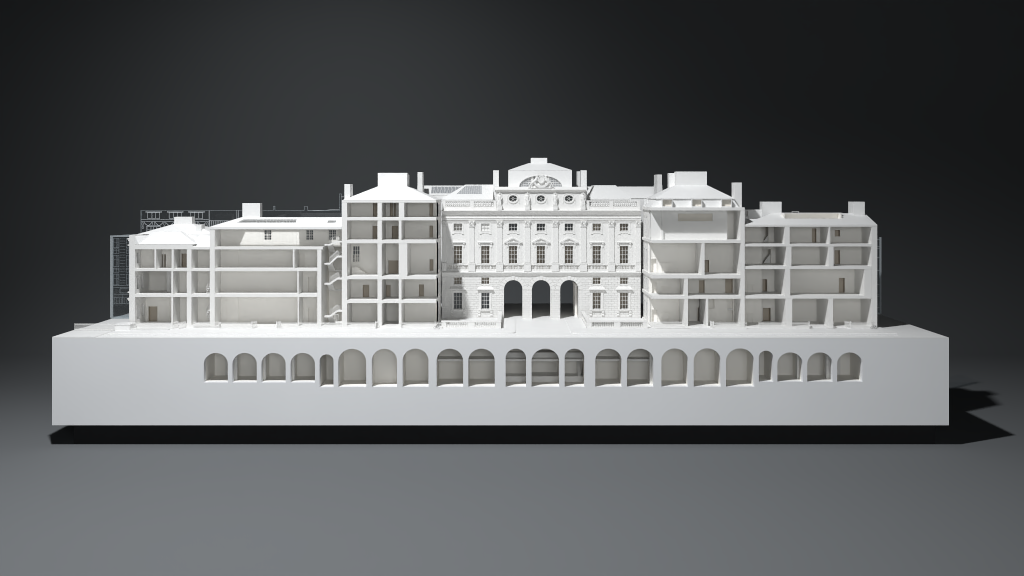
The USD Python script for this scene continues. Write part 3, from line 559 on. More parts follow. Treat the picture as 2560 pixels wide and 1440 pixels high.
# balusters under the main windows and on the parapet
def baluster(x, y, z, h, r):
    s = h / 12; return lathe([(0, 0), (r, 0), (r, 1.3 * s), (.55 * r, 2.2 * s), (1.05 * r, 4.4 * s), (.95 * r, 5.6 * s), (.45 * r, 9.2 * s), (.8 * r, 10.4 * s), (r, 10.8 * s), (r, 12 * s), (0, 12 * s)], 8).apply_translation([x, y, z])
for a, b, n in balus_gap:
    z0, z1 = cv(673), cv(663.3); d = (b - a) / n
    for i in range(n): obj('baluster', baluster(a + d * (i + .5), Y + 1.6, z0, z1 - z0, 1.35), WHITE, cb)
obj('balustrade_backing', bx(X0 + 3, X1 - 3, Y + 5.5, Y + 7, cv(674), cv(662.5)), INNER, cb)
obj('balustrade_rail', [bx(cu(b) - 30, cu(b) + 30, Y - 2, Y - .02, cv(662.9), cv(660.4)) for b in BAY], WHITE, cb)
# string course and main cornice: mouldings run along x
def moulding(name, pts, x0=None, x1=None): return obj(name, yz(Polygon(pts).buffer(0), X0 - .0 if x0 is None else x0, X1 if x1 is None else x1), WHITE, cb)
moulding('string_course', [(Y + 1.5, cv(689.8)), (Y - 1.2, cv(689.6)), (Y - 3, cv(687)), (Y - 5, cv(684.6)), (Y - 8.6, cv(681.2)), (Y - 8.6, cv(680.4)), (Y - 1, cv(678.2)), (Y + 1.5, cv(678.2))])
moulding('architrave', [(Y + 2, cv(556.5)), (Y - 1.5, cv(556.5)), (Y - 2.2, cv(553.6)), (Y - 5.6, cv(549.4)), (Y - 5.6, cv(547)), (Y - 5, cv(546.4)), (Y - 5, cv(545.6)), (Y - 7, cv(544.8)), (Y - 7, cv(543.6)), (Y - 1, cv(540.2)), (Y + 2, cv(540.2))])
moulding('main_cornice', [(Y + 4, cv(540.3)), (Y - .6, cv(540.3)), (Y - 2, cv(538)), (Y - 4.5, cv(535.6)), (Y - 6.5, cv(533.6)), (Y - 10.5, cv(530.8)), (Y - 15.5, cv(527)), (Y - 15.5, cv(526.2)), (Y - 1, cv(524.8)), (Y + 12, cv(524.6)), (Y + 12, cv(540))])
# pilasters: pedestal, shaft with base, leafy capital
for u in (1110.3, 1179.3, 1248.8, 1318.4, 1388.1, 1458.4, 1528.2, 1595.3):
    c = cu(u); lw = min(7.8, c - X0 - .3, X1 - c - .3) if u in (1110.3, 1595.3) else 7.8
    p = obj('pilaster', bx(c - lw, c + lw, Y - 3.2, Y + .05, cv(656.5), cv(565.5)), WHITE, cb)
    lw2 = min(10, c - X0 - .1, X1 - c - .1) if u in (1110.3, 1595.3) else 10
    obj('pedestal', [bx(c - lw2, c + lw2, Y - 5.5, Y + .04, cv(678.3), cv(659.2)), bx(c - lw2 - .05, c + lw2 + .05, Y - 6.4, Y + .03, cv(659.2), cv(657.2))], WHITE, p)
    ms = [hull([(c - lw, Y - 3.6, cv(566)), (c + lw, Y - 3.6, cv(566)), (c - lw - 1.4, Y - 6, cv(553.5)), (c + lw + 1.4, Y - 6, cv(553.5)), (c - lw, Y, cv(566)), (c + lw, Y, cv(566)), (c - lw - 1.4, Y, cv(553.5)), (c + lw + 1.4, Y, cv(553.5))]),
          bx(c - lw - 2, c + lw + 2, Y - 7.4, Y + .02, cv(553.8), cv(552.2)), bx(c - lw - .6, c + lw + .6, Y - 4.6, Y + .02, cv(567.4), cv(565.9))]
    for row, (vv, k, rr) in enumerate(((563.8, 4, 1.7), (560.2, 3, 1.8), (556, 2, 2.5))):
        for i in range(k):
            s = trimesh.creation.icosphere(1, rr); s.apply_scale([1, .9, 1.25]); s.apply_translation([c + (i - (k - 1) / 2) * (2 * lw / max(k - .6 * (k == 2) - .25 * (k == 3), 1)) * .95, Y - 4.6 - .9 * row, cv(vv)]); ms.append(s)
    obj('capital', ms, WHITE, p)
# parapet balustrades either side of the attic
def parapet(u0, u1, mid):
    x0, x1, xm = cu(u0), cu(u1), cu(mid); yb = Y + 2
    p = obj('parapet', [bx(x0, x1, yb, yb + 9, cv(525), cv(515.4)), bx(x0, x1, yb - 1.2, yb + 10, cv(516.2), cv(514.8))], WHITE, cb)
    obj('rail', bx(x0, x1, yb - .8, yb + 8.6, cv(503.8), cv(500.9)), WHITE, p)
    piers = [(x0, x0 + 9), (xm - 5.5, xm + 5.5), (x1 - 9, x1)]
    for a, b in piers: obj('pier', bx(a, b, yb - 1.4, yb + 8.4, cv(525) + .1, cv(500.9) - .1), WHITE, p)
    for a, b in ((piers[0][1], piers[1][0]), (piers[1][1], piers[2][0])):
        n = 12; d = (b - a) / n
        for i in range(n): obj('baluster', baluster(a + d * (i + .5), yb + 3.5, cv(514.8), cv(503.8) - cv(514.8), 1.9), WHITE, p)
parapet(1106, 1241.5, 1180); parapet(1465, 1600.5, 1528)
# attic with round windows and statues
ya = Y + 3; ax0, ax1 = cu(1241.8), cu(1464.5)
rounds = [affinity.scale(Point(cu(b), cv(496.5)).buffer(12.0, quad_segs=12), 1, .82) for b in (1282.6, 1352.3, 1422.4)]
obj('attic_wall', xz(rect(ax0, cv(526), ax1, cv(474)).difference(unary_union(rounds)), ya, ya + 9), WHITE, cb)
for q in rounds:
    c = q.centroid; sp = [affinity.rotate(rect(c.x - .45, c.y, c.x + .45, c.y + 14), k * 60 + 90, origin=(c.x, c.y)) for k in range(6)]
    hub = affinity.scale(Point(c.x, c.y).buffer(3.4), 1, .82); wh = unary_union(sp + [hub]).difference(affinity.scale(Point(c.x, c.y).buffer(2.5), 1, .82)).intersection(q.buffer(.1))
    w = obj('round_window', xz(wh.union(q.difference(q.buffer(-.9))), ya + 3, ya + 4.4), WHITE, cb)
    obj('ring', xz(q.buffer(3.8).difference(q), ya - 2.2, ya + .1), WHITE, w)
    ear = q.buffer(6.2).difference(q.buffer(4.6)).intersection(rect(c.x - 40, c.y - 2, c.x + 40, c.y + 40))
    legs = [rect(c.x + s * 17.4 - .8, c.y - 13, c.x + s * 17.4 + .8, c.y - 1.5) for s in (-1, 1)] + [Point(c.x + s * 17.4, c.y - 13).buffer(1.5) for s in (-1, 1)]
    obj('swag', xz(unary_union([ear] + legs), ya - 1.4, ya + .06), WHITE, w)
    obj('panel_top', xz(unary_union([rect(c.x - 13, cv(481.6), c.x + 13, cv(478.6)), rect(c.x - 31, cv(480.6), c.x + 31, cv(479.4))]), ya - 1.8, ya + .05), WHITE, w)
obj('attic_back', bx(ax0 + .2, ax1 - .2, ya + 40, ya + 43, cv(526), cv(474)), SHADE, cb)  # grey in place of the dark attic seen through the round windows
for a in (ax0, ax1 - 4): obj('attic_side', bx(a, a + 4, ya + 9, ya + 60, cv(526), cv(474)), WHITE, cb)
obj('attic_cornice', yz(Polygon([(ya + 60, cv(475.5)), (ya - .6, cv(480.6)), (ya - 3, cv(479)), (ya - 5, cv(477.4)), (ya - 9.5, cv(474.8)), (ya - 9.5, cv(474)), (ya + 2, cv(467.2)), (ya + 60, cv(467))]), ax0 - 5, ax1 + 1), WHITE, cb)
def capsule(a, b, ra, rb):
    A = manifold3d.Manifold.sphere(ra, 14).translate(a); B = manifold3d.Manifold.sphere(rb, 14).translate(b)
    return manifold3d.Manifold.batch_hull([A, B])
def statue(x, turn):
    z = cv(513.2); y = ya - 6
    t = lambda dx, dy, dz: (x + dx * turn, y + dy, z + dz)
    ms = [capsule(t(0, 0, 2), t(.3, -.4, 14), 4.6, 3.9), capsule(t(.3, -.4, 14), t(0, 0, 25), 3.9, 4.4), capsule(t(-3.6, 0, 26.5), t(3.6, 0, 26.5), 2.3, 2.3),
          capsule(t(0, 0, 28), t(.2, -.3, 31.6), 1.5, 1.4), capsule(t(.2, -.6, 33.2), t(.2, -.7, 34.6), 2.3, 2.2),
          capsule(t(-4.6, 0, 26), t(-5.8, -1, 19), 1.7, 1.4), capsule(t(-5.8, -1, 19), t(-3, -4, 16.5), 1.4, 1.1), capsule(t(4.6, 0, 26), t(6, -.5, 18.5), 1.7, 1.4), capsule(t(6, -.5, 18.5), t(6.2, -2.4, 12.5), 1.3, 1.1),
          capsule(t(3.4, -2, 14), t(4.6, -2.4, 1.5), 1.6, 2.2), capsule(t(-2, -3, 13), t(-3, -3.4, 1.2), 1.4, 1.8), capsule(t(.6, -3.6, 12), t(.8, -4, 1), 1.3, 1.7)]
    m = manifold3d.Manifold.batch_boolean(ms, manifold3d.OpType.Add).refine_to_length(1.3).to_mesh()
    tm = trimesh.Trimesh(m.vert_properties[:, :3], m.tri_verts); trimesh.smoothing.filter_taubin(tm, iterations=6)
    s = obj('statue', tm, WHITE, cb, smooth=True)
    obj('statue_pedestal', [bx(x - 6.6, x + 6.6, ya - 12, ya - .1, cv(524.4), cv(514.6)), bx(x - 7.2, x + 7.2, ya - 12.6, ya - .05, cv(514.6), cv(513.4))], WHITE, s)
for k, u in enumerate((1249.5, 1318.6, 1388.2, 1457.6)):
    statue(cu(u), 1 if k % 2 else -1)
    obj('attic_pier', bx(cu(u) - 6, cu(u) + 6, ya - 1.6, ya + .04, cv(526), cv(480.4)), WHITE, cb)
# crest on top of the attic: oval shield, crown, two beasts, garland
cx, yc = cu(1353), ya - 5
cr = obj('crest', xz(affinity.scale(Point(cx, cv(448.5)).buffer(7.6), 1, 1.28), yc - 2.6, yc + 2), WHITE, cb)
o = affinity.scale(Point(cx, cv(448.5)).buffer(9.6), 1, 1.25)
obj('shield_rim', xz(o.difference(affinity.scale(Point(cx, cv(448.5)).buffer(6.8), 1, 1.25)), yc - 4, yc + 1), WHITE, cr)
ms = [xz(rect(cx - 7.5, cv(438.5), cx + 7.5, cv(436)), yc - 3, yc + 3)]
for dx, hgt in ((-6.3, 6), (-3.2, 7), (0, 13), (3.2, 7), (6.3, 6)): ms.append(hull([(cx + dx - 1.9, yc - 2, cv(436.2)), (cx + dx + 1.9, yc - 2, cv(436.2)), (cx + dx * 1.35, yc - 2.4, cv(436.2) + hgt), (cx + dx - 1.9, yc + 2, cv(436.2)), (cx + dx + 1.9, yc + 2, cv(436.2)), (cx + dx * 1.35, yc + 1, cv(436.2) + hgt)]))
obj('crown', ms, WHITE, cr)
arc = Polygon([(cx + 21 * math.cos(t), cv(454.5) + 16.5 * math.sin(t)) for t in np.linspace(math.pi * 1.06, math.pi * 1.94, 19)] + [(cx + 17.5 * math.cos(t), cv(453.6) + 11.8 * math.sin(t)) for t in np.linspace(math.pi * 1.94, math.pi * 1.06, 19)])
obj('garland', xz(arc.buffer(.5), yc - 4.4, yc + 1.4), WHITE, cr)
obj('crest_back', xz(Polygon([(cx - 30, cv(469)), (cx + 30, cv(469)), (cx + 22, cv(458)), (cx + 9, cv(450)), (cx - 9, cv(450)), (cx - 22, cv(458))]), yc + 1.2, yc + 3.2), WHITE, cr)
for s in (-1, 1):
    q = lambda dx, dz, dy=0: (cx + s * dx, yc - 1 + dy, cv(470) + dz)
    ms = [capsule(q(25, 15), q(15, 23), 4.2, 4.8), capsule(q(15, 23), q(12.5, 31), 4.4, 3.4), capsule(q(12.5, 33), q(15.5, 35.5, -1), 3.3, 2.3), capsule(q(15.5, 35.5, -1), q(17.6, 34.8, -2), 1.9, 1.5),
          capsule(q(14, 27), q(9.5, 29, -2), 2, 1.4), capsule(q(17, 21), q(10.5, 22, -2), 2, 1.4), capsule(q(25, 15), q(30, 11), 3.2, 2.2), capsule(q(30, 11), q(34, 3), 2.0, 1.5), capsule(q(34, 3), q(37, 1.4, -1), 1.5, 1.2),
          capsule(q(24, 14), q(27, 7), 2.8, 1.7), capsule(q(27, 7), q(25.5, 2), 1.6, 1.4), capsule(q(29, 15), q(34, 17), 1.2, 1), capsule(q(34, 17), q(35.5, 13), 1.1, 1.5), capsule(q(11, 36), q(11.4, 39), 1.3, .8)]
    m = manifold3d.Manifold.batch_boolean(ms, manifold3d.OpType.Add).refine_to_length(1.4).to_mesh(); tm = trimesh.Trimesh(m.vert_properties[:, :3], m.tri_verts); trimesh.smoothing.filter_taubin(tm, iterations=4)
    obj('supporter', tm, WHITE, cr, smooth=True)
obj('crest_step', bx(cx - 31, cx + 31, ya - 9, ya - 1, cv(471.4), cv(468.8)), WHITE, cr)
# domed upper hall behind the attic: a tall box with a lunette, hipped roof and lantern
yd = 452.0
lun = affinity.scale(Point(U(1351.5, yd), V(467.5, yd)).buffer(62.5, quad_segs=24), 1, .53).intersection(rect(-900, V(467, yd), 900, 900))
hx0, hx1 = U(1270.6, yd), U(1430, yd)
obj('upper_hall', [xz(rect(hx0, cv(520), hx1, V(425.6, yd)).difference(lun), yd, yd + 8), bx(hx0, hx0 + 5, yd + 8, 640, cv(520), V(425.6, yd)), bx(hx1 - 5, hx1, yd + 8, 640, cv(520), V(425.6, yd)), bx(hx0 + 5, hx1 - 5, 634, 640, cv(520), V(425.6, yd))], ROOF, cb)
w = obj('lunette_window', xz(unary_union([rect(x, V(468, yd), x + .7, 800) for x in np.arange(hx0 + 30, hx1 - 25, 7.2)] + [rect(-900, z, 900, z + .7) for z in np.arange(V(467, yd) + 5, V(430, yd), 6.5)] + [rect(U(u, yd) - 3, V(468, yd), U(u, yd) + 3, 800) for u in (1330.5, 1371)]).intersection(lun), yd + 3, yd + 4.4), WHITE, cb)
obj('pane', xz(lun.buffer(.4), yd + 5.4, yd + 6.2), GREYGLAZE, w)
lo = affinity.scale(Point(U(1351.5, yd), V(467.5, yd)).buffer(67, quad_segs=24), 1, .535).intersection(rect(-900, V(467, yd), 900, 900)).difference(lun)
obj('arch_moulding', xz(lo, yd - 1.4, yd + .1), ROOF, w)
obj('upper_roof', frustum((hx0 - .6, hx1 + .6, yd - .6, 640.6, V(425.6, yd)), (U(1322, 520), U(1375, 520), 520, 575, V(407.7, 520))), ROOF, cb)
obj('lantern', [bx(U(1327.3, 520), U(1367.8, 520), 521, 566, V(410, 520), V(394.8, 520))], ROOF, cb)
# side ranges behind the parapets
zf = cv(524)
obj('gutter_roof', bx(X0 + .3, X1 - .3, Y + 12.2, 640, zf - 3, zf), ROOF, cb)
ye = 418.0
for nm, (ua, ub, ra, rb, ve, vr) in (('left', (1104, 1232.5, 1163, 1232.5, 497.5, 461.7)), ('right', (1474.5, 1578.5, 1487, 1538.7, 496.5, 463))):
    e = (ye, V(ve, ye)); rg = (500.0, V(vr, 500)); Ls = math.hypot(rg[0] - e[0], rg[1] - e[1])
    pl = Polygon([(U(ua, ye), 0), (U(ub, ye), 0), (U(rb, 500), Ls), (U(ra, 500), Ls)])
    rf = None
    if nm == 'left':
        hole = Polygon([(U(1141, 445), .34 * Ls), (U(1204.5, 445), .34 * Ls), (U(1204.5, 490), .93 * Ls), (U(1165, 490), .93 * Ls)])
        rf = obj('hipped_roof', slope(pl.difference(hole), e, rg, -3), ROOF, cb)
        sk = obj('skylight', slope(unary_union([rect(x, .33 * Ls, x + .7, .94 * Ls) for x in np.arange(U(1147, 445), U(1204, 445), 6.2)]).intersection(hole.buffer(.5)), e, rg, -1.2), ROOF, cb)
        obj('pane', slope(hole.buffer(.4), (e[0], e[1] - 1.6), (rg[0], rg[1] - 1.6), -.6), GREYGLAZE, sk)
        obj('roof_seam', slope(unary_union([rect(x, .34 * Ls, x + .6, .95 * Ls) for x in np.arange(U(1208, 445), U(1231, 445), 6.2)]), (e[0], e[1] + .3), (rg[0], rg[1] + .3), .3), ROOF, rf)
    else:
        rf = obj('hipped_roof', slope(pl, e, rg, -3), ROOF, cb)
    xa, xb, xra, xrb = U(ua, ye), U(ub, ye), U(ra, 500), U(rb, 500)
    obj('hip', hull([(xa, ye, e[1] - .1), (xa, 640, e[1] - .1), (xra, 500, rg[1] - .1), (xra, 640, rg[1] - .1), (xa, ye, e[1] - 3), (xa, 640, e[1] - 3), (xra, 500, rg[1] - 3)]), ROOF, rf)
    obj('hip', hull([(xb, ye, e[1] - .1), (xb, 640, e[1] - .1), (xrb, 500, rg[1] - .1), (xrb, 640, rg[1] - .1), (xb, ye, e[1] - 3), (xb, 640, e[1] - 3), (xrb, 500, rg[1] - 3)]), ROOF, rf)
    obj('eave', [bx(xa + 1, xb - 1, ye - 1, ye + 3, e[1] - 3.4, e[1] - .2), bx(xa + 4, xb - 4, ye + 3.2, ye + 7, zf, e[1] - 1)], ROOF, rf)
# rear ranges
e, rg = (540.0, V(487, 540)), (600.0, V(464, 600)); Ls = math.hypot(rg[0] - e[0], rg[1] - e[1])
hole = Polygon([(U(1078, 555), .15 * Ls), (U(1163, 555), .15 * Ls), (U(1163, 595), .9 * Ls), (U(1080, 595), .9 * Ls)])
rr = obj('rear_range_roof', slope(Polygon([(U(1052, 540), 0), (U(1175, 540), 0), (U(1175, 600), Ls), (U(1060, 600), Ls)]).difference(hole), e, rg, -3), ROOF, cb)
sk = obj('skylight', slope(unary_union([rect(x, .14 * Ls, x + .8, .91 * Ls) for x in np.arange(U(1084, 570), U(1163, 570), 10.8)]).intersection(hole.buffer(.6)), e, rg, -1.2), ROOF, cb)
obj('pane', slope(hole.buffer(.5), (e[0], e[1] - 1.8), (rg[0], rg[1] - 1.8), -.6), SHADE, sk)  # opaque grey replaces the black void seen through the skylight
obj('sash_bar', slope(unary_union([affinity.rotate(rect(x, .14 * Ls, x + .5, .91 * Ls), 12) for x in np.arange(U(1087, 570), U(1163, 570), 10.8)]).intersection(hole), (e[0], e[1] - 1.1), (rg[0], rg[1] - 1.1), -.4), ROOF, sk)
obj('rear_range_wall', bx(U(1052, 540), U(1175, 540), 540, 544, 60, e[1] - 3), ROOF, cb)
e, rg = (540.0, V(495, 540)), (600.0, V(466.5, 600)); Ls = math.hypot(rg[0] - e[0], rg[1] - e[1])
obj('rear_range_roof', slope(Polygon([(U(1465, 540), 0), (U(1660, 540), 0), (U(1655, 600), Ls), (U(1466, 600), Ls)]), e, rg, -3), ROOF, cb)
obj('rear_range_wall', bx(U(1466, 540), U(1655, 540), 540, 544, 60, e[1] - 3), ROOF, cb)
for u0, u1, vt, y0, y1 in ((1044, 1056, 430, 480, 537), (1232.8, 1247, 425.8, 470, 500), (1452.5, 1466.8, 425.7, 470, 515), (1443.5, 1452, 428.3, 540, 590), (1643.3, 1655, 436.4, 470, 545)):
    obj('chimney', bx(U(u0, y0), U(u1, y0), y0, y1, V(500, y0), V(vt, y0)), ROOF, cb)
    obj('chimney_base', frustum((U(u0, y0) - 1.5, U(u1, y0) + 1.5, y0 - 3, y1 + 1, V(502, y0)), (U(u0, y0) - .3, U(u1, y0) + .3, y0 - .3, y1 + .3, V(462, y0))), ROOF, cb)

# ---- neighbours in clear acrylic with etched fronts
def lines(pls): return unary_union(pls)
def outline(x0, z0, x1, z1, w=1.0): q = rect(x0, z0, x1, z1); return q.difference(q.buffer(-w, join_style=2))
al = thing('acrylic_building', (-1050, 470, 0), 'clear acrylic block with etched window lines behind the far left house', 'acrylic model block')
zt = V(589, Y); AX0, AX1, yb = -1155.0, -985.0, 520.0
foot = Polygon([(AX0, Y), (AX1, Y), (AX1, yb), (-1107, yb)])
obj('front_sheet', xz(rect(AX0 + 8, 1.5, AX1, zt - 4), Y, Y + 3), CLEAR, al)
obj('rear_sheet', xz(rect(-1107, 1.5, AX1, zt - 4), yb - 4, yb - .5), CLEAR, al)
obj('side_sheet', hull([(x, y, z) for z in (4.6, zt - 4) for x, y in ((AX0, Y + 4.2), (AX0 + 3, Y + 4.2), (-1107, yb), (-1104, yb))]), CLEAR, al)
obj('cut_edge', bx(AX0, AX0 + 7.9, Y, Y + 4, 4.6, zt - 4), EDGE, al)
obj('top_sheet', xy(foot, zt - 3.9, zt), EDGE, al); obj('bottom_sheet', xy(foot.buffer(-.5), .5, 4.5), EDGE, al)
L_ = []
for k, (v0, v1) in enumerate(((596, 620), (622, 634), (638, 667), (670, 681), (685, 713))):
    for xa, xb in ((-1146.5, -1130), (-1110, -1096)):
        za, zb_ = cv(v1), cv(v0); L_ += [outline(xa, za, xb, zb_), rect((xa + xb) / 2 - .35, za, (xa + xb) / 2 + .35, zb_), rect(xa, za + (zb_ - za) * .6, xb, za + (zb_ - za) * .6 + .6)]
        if k % 2 == 0: L_.append(rect(xa + 12, za, xa + 12.6, zb_))
for v in range(596, 713, 7): L_.append(rect(-1128, cv(v), -1112, cv(v) + .7))
for v in (715, 719): L_.append(rect(-1147, cv(v), AX1, cv(v) + 1.1))
L_ += [outline(-1128, cv(733), -1090, cv(722)), rect(-1145, cv(736.5), AX1, cv(736.5) + .9), rect(-1145, cv(745), AX1, cv(745) + .8), rect(-1145, cv(760), AX1, cv(760) + .8)] + [rect(x, cv(760), x + .6, cv(745)) for x in range(-1144, -1095, 7)] + [rect(-1120, cv(760), -1119.2, cv(737))]
obj('etched_lines', xz(unary_union(L_), Y + 3.02, Y + 3.3), ETCHF, al, kind='stuff')
ap = thing('acrylic_building', (-800, 522, 0), 'tall clear acrylic panel etched with garlands and windows behind the left roofs', 'acrylic model panel')
YP = 524.0
def pu(u): return U(u, YP)
def pv(v): return V(v, YP)
sil = unary_union([rect(pu(352), 4, pu(853), pv(525.3)), rect(pu(683), 300, pu(687.5), pv(515)), rect(pu(760), 300, pu(769), pv(516)), rect(pu(848), 300, pu(853.5), pv(484.5))])
obj('sheet', xz(sil, YP, YP + 4), CLEAR, ap)
obj('cut_edge', xz(sil.difference(sil.buffer(-.8, join_style=2)), YP - .4, YP + 4.4), EDGE, ap)
E_ = []
for c in (384.5, 438, 491.5):
    E_ += [outline(pu(c - 15.5), pv(546.5), pu(c + 15.5), pv(531), .8), outline(pu(c - 20), pv(531), pu(c + 20), pv(528), .7)]
    E_ += [rect(pu(c + d) - .4, pv(545), pu(c + d) + .4, pv(531.5)) for d in (-4.5, 5)]
for v in (548.6, 553.2): E_.append(rect(pu(352.5), pv(v) - .4, pu(523), pv(v) + .4))
E_.append(rect(pu(522.4), pv(582), pu(523.2), pv(526)))
def curve(fn, t0, t1, w=.45, n=20):
    from shapely.geometry import LineString
    return LineString([fn(t) for t in np.linspace(t0, t1, n)]).buffer(w, quad_segs=3)
for c in (384, 438, 491):
    for s in (-1, 1):
        E_.append(curve(lambda t: (pu(c + s * (4 + 20 * t)), pv(556 + 7.5 * math.sin(math.pi * t) ** 1.2)), 0, 1))
    for d in (-3, 3): E_.append(curve(lambda t: (pu(c + d * .6 * (1 + t)), pv(554.6 + 8 * t)), 0, 1, .35, 3))
    E_ += [outline(pu(c - 17), pv(590), pu(c + 17), pv(565)), curve(lambda t: (pu(c + 16 * t), pv(565 - 2.2 * (1 - t * t))), -1, 1, .35)] + [rect(pu(c + d) - .4, pv(590), pu(c + d) + .4, pv(567)) for d in (-6.5, 0, 6.5)] + [rect(pu(c - 15), pv(574) - .3, pu(c + 15), pv(574) + .3)]
for c in (357, 411, 465, 519):
    for k in range(2): E_.append(affinity.scale(Point(pu(c), pv(560 + 9 * k)).buffer(3.4 - .3 * k), .85, 1.2).difference(affinity.scale(Point(pu(c), pv(560 + 9 * k)).buffer(2.8 - .3 * k), .85, 1.2)))
E_ += [rect(pu(u), pv(582), pu(u) + .8, pv(552.5)) for u in np.arange(524, 600, 4.6)] + [rect(pu(523), pv(552.6), pu(603), pv(551.8)), rect(pu(592), pv(570), pu(592.7), pv(526)), rect(pu(596.5), pv(570), pu(597.2), pv(526))]
E_ += [curve(lambda t: (pu(770 + 78 * t), pv(525.2 + 1.2 * math.sin(5 * t))), 0, 1, .4), rect(pu(853), pv(492.6), pu(860), pv(492))]
obj('etched_lines', xz(unary_union(E_), YP - .35, YP - .02), ETCH, ap, kind='stuff')
ar = thing('acrylic_building', (1040, 570, 0), 'narrow clear acrylic block at the far right edge behind the right wing', 'acrylic model block')
zr, YR = V(593, 514), 514.0
rx1 = U(2203.5, YR)
obj('front_sheet', bx(rx1 - 90, rx1 - 4, YR, YR + 3, 2, zr), CLEAR, ar)
obj('cut_edge', [bx(rx1 - 4, rx1, YR, YR + 8, 2, zr), bx(rx1 - 90, rx1 - 4.1, YR, YR + 8, .5, 5)], EDGE, ar)
obj('side_sheet', bx(rx1 - 3, rx1, YR + 8, 640, 2, zr), CLEAR, ar)
obj('etched_lines', xz(unary_union([rect(rx1 - 22, z, rx1 - 4.5, z + .8) for z in (20, 52, 57, 88, 130, 168, 196, 201, 222)] + [rect(rx1 - 12, 2, rx1 - 11.4, zr - 2)]), YR + 3.02, YR + 3.3), ETCH, ar, kind='stuff')

# ---- railings along the pavement
def railing(pts, h, label, z=2.3, posts=(), pitch=2.55, kerb=False, group=None):
    c = np.mean(np.array(pts, float), 0); t = thing('railing', (c[0], c[1], z), label, 'railing', group)
    bars_ = []
    for (a, b) in zip(pts[:-1], pts[1:]):
        a, b = np.array(a, float), np.array(b, float); Ls = np.linalg.norm(b - a); d = (b - a) / Ls
        A = lambda q, zz: (q[0], q[1], z + zz)
        obj('top_rail', bar(A(a, h * .8), A(b, h * .8), 1.0), WHITE, t); obj('bottom_rail', bar(A(a, h * .12), A(b, h * .12), 1.0), WHITE, t)
        for k in range(int(Ls / pitch) + 1):
            q = a + d * min(k * pitch, Ls); bars_.append(bar(A(q, 0), A(q, h), .72))
        if kerb:
            n = np.array([-d[1], d[0]]) * 1.8; obj('kerb', xy(Polygon([a - n, b - n, b + n, a + n]), z - .5, z + 1.2), ROOF, t)
    obj('bars', bars_, WHITE, t, kind='stuff')
    for q in posts: obj('post', bx(q[0] - 1.2, q[0] + 1.2, q[1] - 1.2, q[1] + 1.2, z, z + h + 1.5), WHITE, t)
YQ = 160.0
def qx(u): return U(u, YQ)
H = 18.0
railing([(-1146, 128), (U(286, 128), 128)], H, 'leftmost railing, partly overhanging the left edge of the base')
railing([(qx(327), 150), (qx(434), 150), (qx(440), 180)], H, 'railing in front of the end house, turning back at its right end', kerb=True)
railing([(qx(450), 150), (qx(460), 178)], H, 'short gate railing turned sideways before the spiral staircase')
railing([(qx(480), 176), (qx(548), 176), (qx(549), 158)], H * .9, 'low set back railing between the spiral staircase and the gallery house')
railing([(qx(549), 156), (qx(631), 156), (qx(638), 182)], H, 'railing before the left half of the gallery house ending in a return', posts=[(qx(631), 156)], kerb=True)
railing([(qx(698), 182), (qx(692.5), 156), (qx(939), 156), (qx(944), 178)], H, 'longest railing, running from the gallery house across the stair well to the left tower', posts=[(qx(692.5), 156), (qx(939), 156)], kerb=True)
railing([(qx(1003), 178), (qx(1003), 156), (qx(1088), 156), (qx(1104), 158)], H, 'railing at the right corner of the left tower beside the stone balustrade', posts=[(qx(1088), 156)], kerb=True)
railing([(qx(1633.7), 154), (qx(1720), 154)], H * 1.1, 'railing before the left rooms of the right tower next to the balustrade')
railing([(qx(1779), 182), (qx(1783), 156), (qx(1866), 156)], H, 'railing before the right rooms of the right tower with a return on its left', posts=[(qx(1783), 156)], kerb=True)
railing([(qx(1896), 158), (qx(2022), 158), (qx(2029), 184)], H, 'long railing before the first rooms of the right wing', posts=[(qx(2022), 158)], kerb=True)
railing([(qx(2065), 160), (qx(2083), 160), (qx(2089), 184)], H * .95, 'short railing at the middle pier of the right wing')
railing([(qx(2119), 184), (qx(2126), 158), (qx(2175), 158)], H, 'railing before the last room of the right wing', posts=[(qx(2126), 158)], kerb=True)
railing([(qx(2176), 156), (qx(2187), 160), (qx(2186), 180)], H * 1.1, 'small bent railing at the right end corner of the right wing', pitch=5)
t = thing('corner_wall', (U(306, 140), 150, 0), 'low white boundary wall block left of the end house', 'low wall')
obj('wall', bx(U(287, 128), U(325, 128), 126, 176, .1, 16), ROOF, t); obj('coping', bx(U(286.4, 128), U(325.6, 128), 125, 177, 16, 17.4), ROOF, t)
t = thing('boundary_wall', (-1060, 118, 0), 'very low white kerb wall under the leftmost railing', 'kerb wall')
obj('wall', bx(-1148, qx(432), 131, 136, 2.25, 4.4), ROOF, t); obj('coping', bx(-1148.5, qx(432) + .5, 130.4, 136.6, 4.4, 5), ROOF, t)
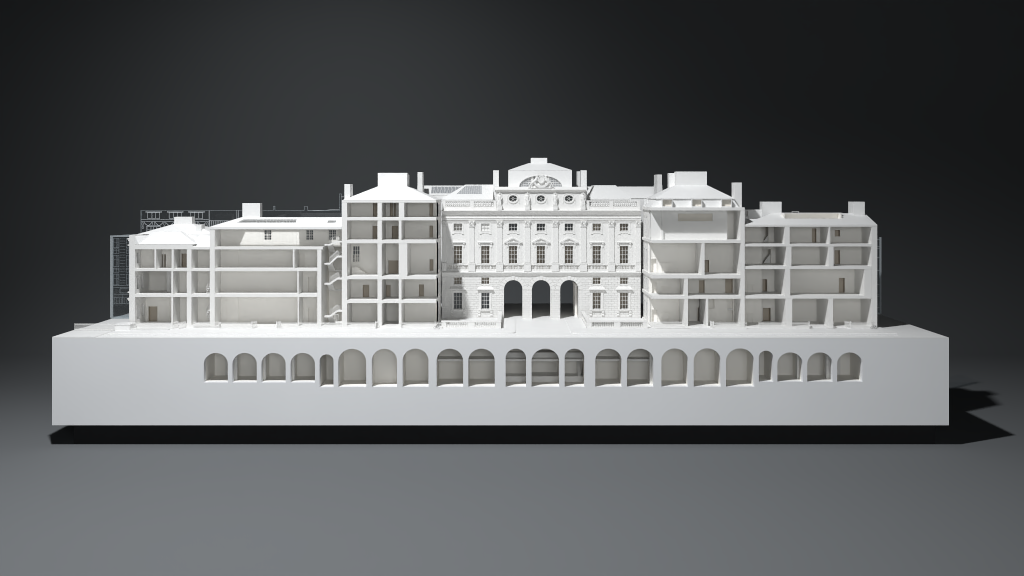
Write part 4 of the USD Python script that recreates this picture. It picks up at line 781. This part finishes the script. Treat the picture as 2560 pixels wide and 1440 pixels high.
for (u, lab) in ((1093, 'tiny bicycle stand beside the left stone balustrade'), (2181, 'tiny dark bicycle stand under the bent railing at the far right')):
    x = qx(u); t = thing('bicycle_stand', (x, 148, 2.3), lab, 'bicycle stand')
    for s in (-5, 5):
        w = lathe([(3.0, -.4), (3.6, -.4), (3.6, .4), (3.0, .4), (3.0, -.4)], 16); w.apply_transform(trimesh.transformations.rotation_matrix(math.pi / 2, [1, 0, 0])); w.apply_translation([x + s, 148, 6])
        obj('wheel', w, METAL, t)
    obj('frame', [bar((x - 5, 148, 6), (x - 1, 148, 11), .7), bar((x - 1, 148, 11), (x + 4, 148, 11), .7), bar((x + 4, 148, 12.5), (x + 5, 148, 6), .7), bar((x - 1, 148, 12), (x, 148, 6), .7), bar((x, 148, 6), (x + 4, 148, 11), .7)], METAL, t)
# ---- stone balustrades either side of the arches
def terrace(u0, u1, side, label):
    yb = 166.0; x0, x1 = U(u0, yb), U(u1, yb); t = thing('stone_balustrade', ((x0 + x1) / 2, yb, 0), label, 'balustrade', None); z0, z1 = 2.3, 22
    obj('plinth', bx(x0, x1, yb, yb + 9, z0, 6.4), WHITE, t); obj('coping', bx(x0 - .6, x1 + .6, yb - 1, yb + 10, z1 - 3, z1), WHITE, t)
    xm = x0 + (x1 - x0) * .5; piers = [(x0, x0 + 13), (xm - 9, xm + 9), (x1 - 13, x1)]
    for a, b in piers: obj('pier', bx(a, b, yb - .5, yb + 9.4, z0 + .1, z1 - 2.95), WHITE, t)
    for k, (a, b) in enumerate(((piers[0][1], piers[1][0]), (piers[1][1], piers[2][0]))):
        n = 12; d = (b - a) / n
        for i in range(n): obj('baluster', baluster(a + d * (i + .5), yb + 4.5, 6.4, z1 - 3 - 6.4, 1.9), WHITE, t)
    xe = x1 if side > 0 else x0              # return running back to the facade
    xa, xb = (xe - 9, xe) if side > 0 else (xe, xe + 9)
    r = obj('return_wall', bx(xa, xb, yb + 10, 392, z0, 6.4), WHITE, t); obj('return_coping', bx(xa - .8, xb + .8, yb + 10.1, 394, z1 - 3, z1), WHITE, r)
    for yy in (yb + 10, 245, 320, 380): obj('pier', bx(xa, xb, yy + .2, yy + 12, 6.4, z1 - 3.02), WHITE, r)
    for s0, s1 in ((yb + 22, 245), (257, 320), (332, 380)):
        n = int((s1 - s0) / 5.2)
        for i in range(n): obj('baluster', baluster((xa + xb) / 2, s0 + (s1 - s0) * (i + .5) / n, 6.4, z1 - 3 - 6.4, 1.9), WHITE, r)
    obj('shutter', bx(x0 + 14, x1 - 14, yb + 7.4, yb + 8.8, 6.5, z1 - 3.1), WHITE, t) if side < 0 else None
terrace(1103.5, 1252.4, 1, 'stone balustrade wall left of the three arches')
terrace(1467, 1619, -1, 'stone balustrade wall right of the three arches')
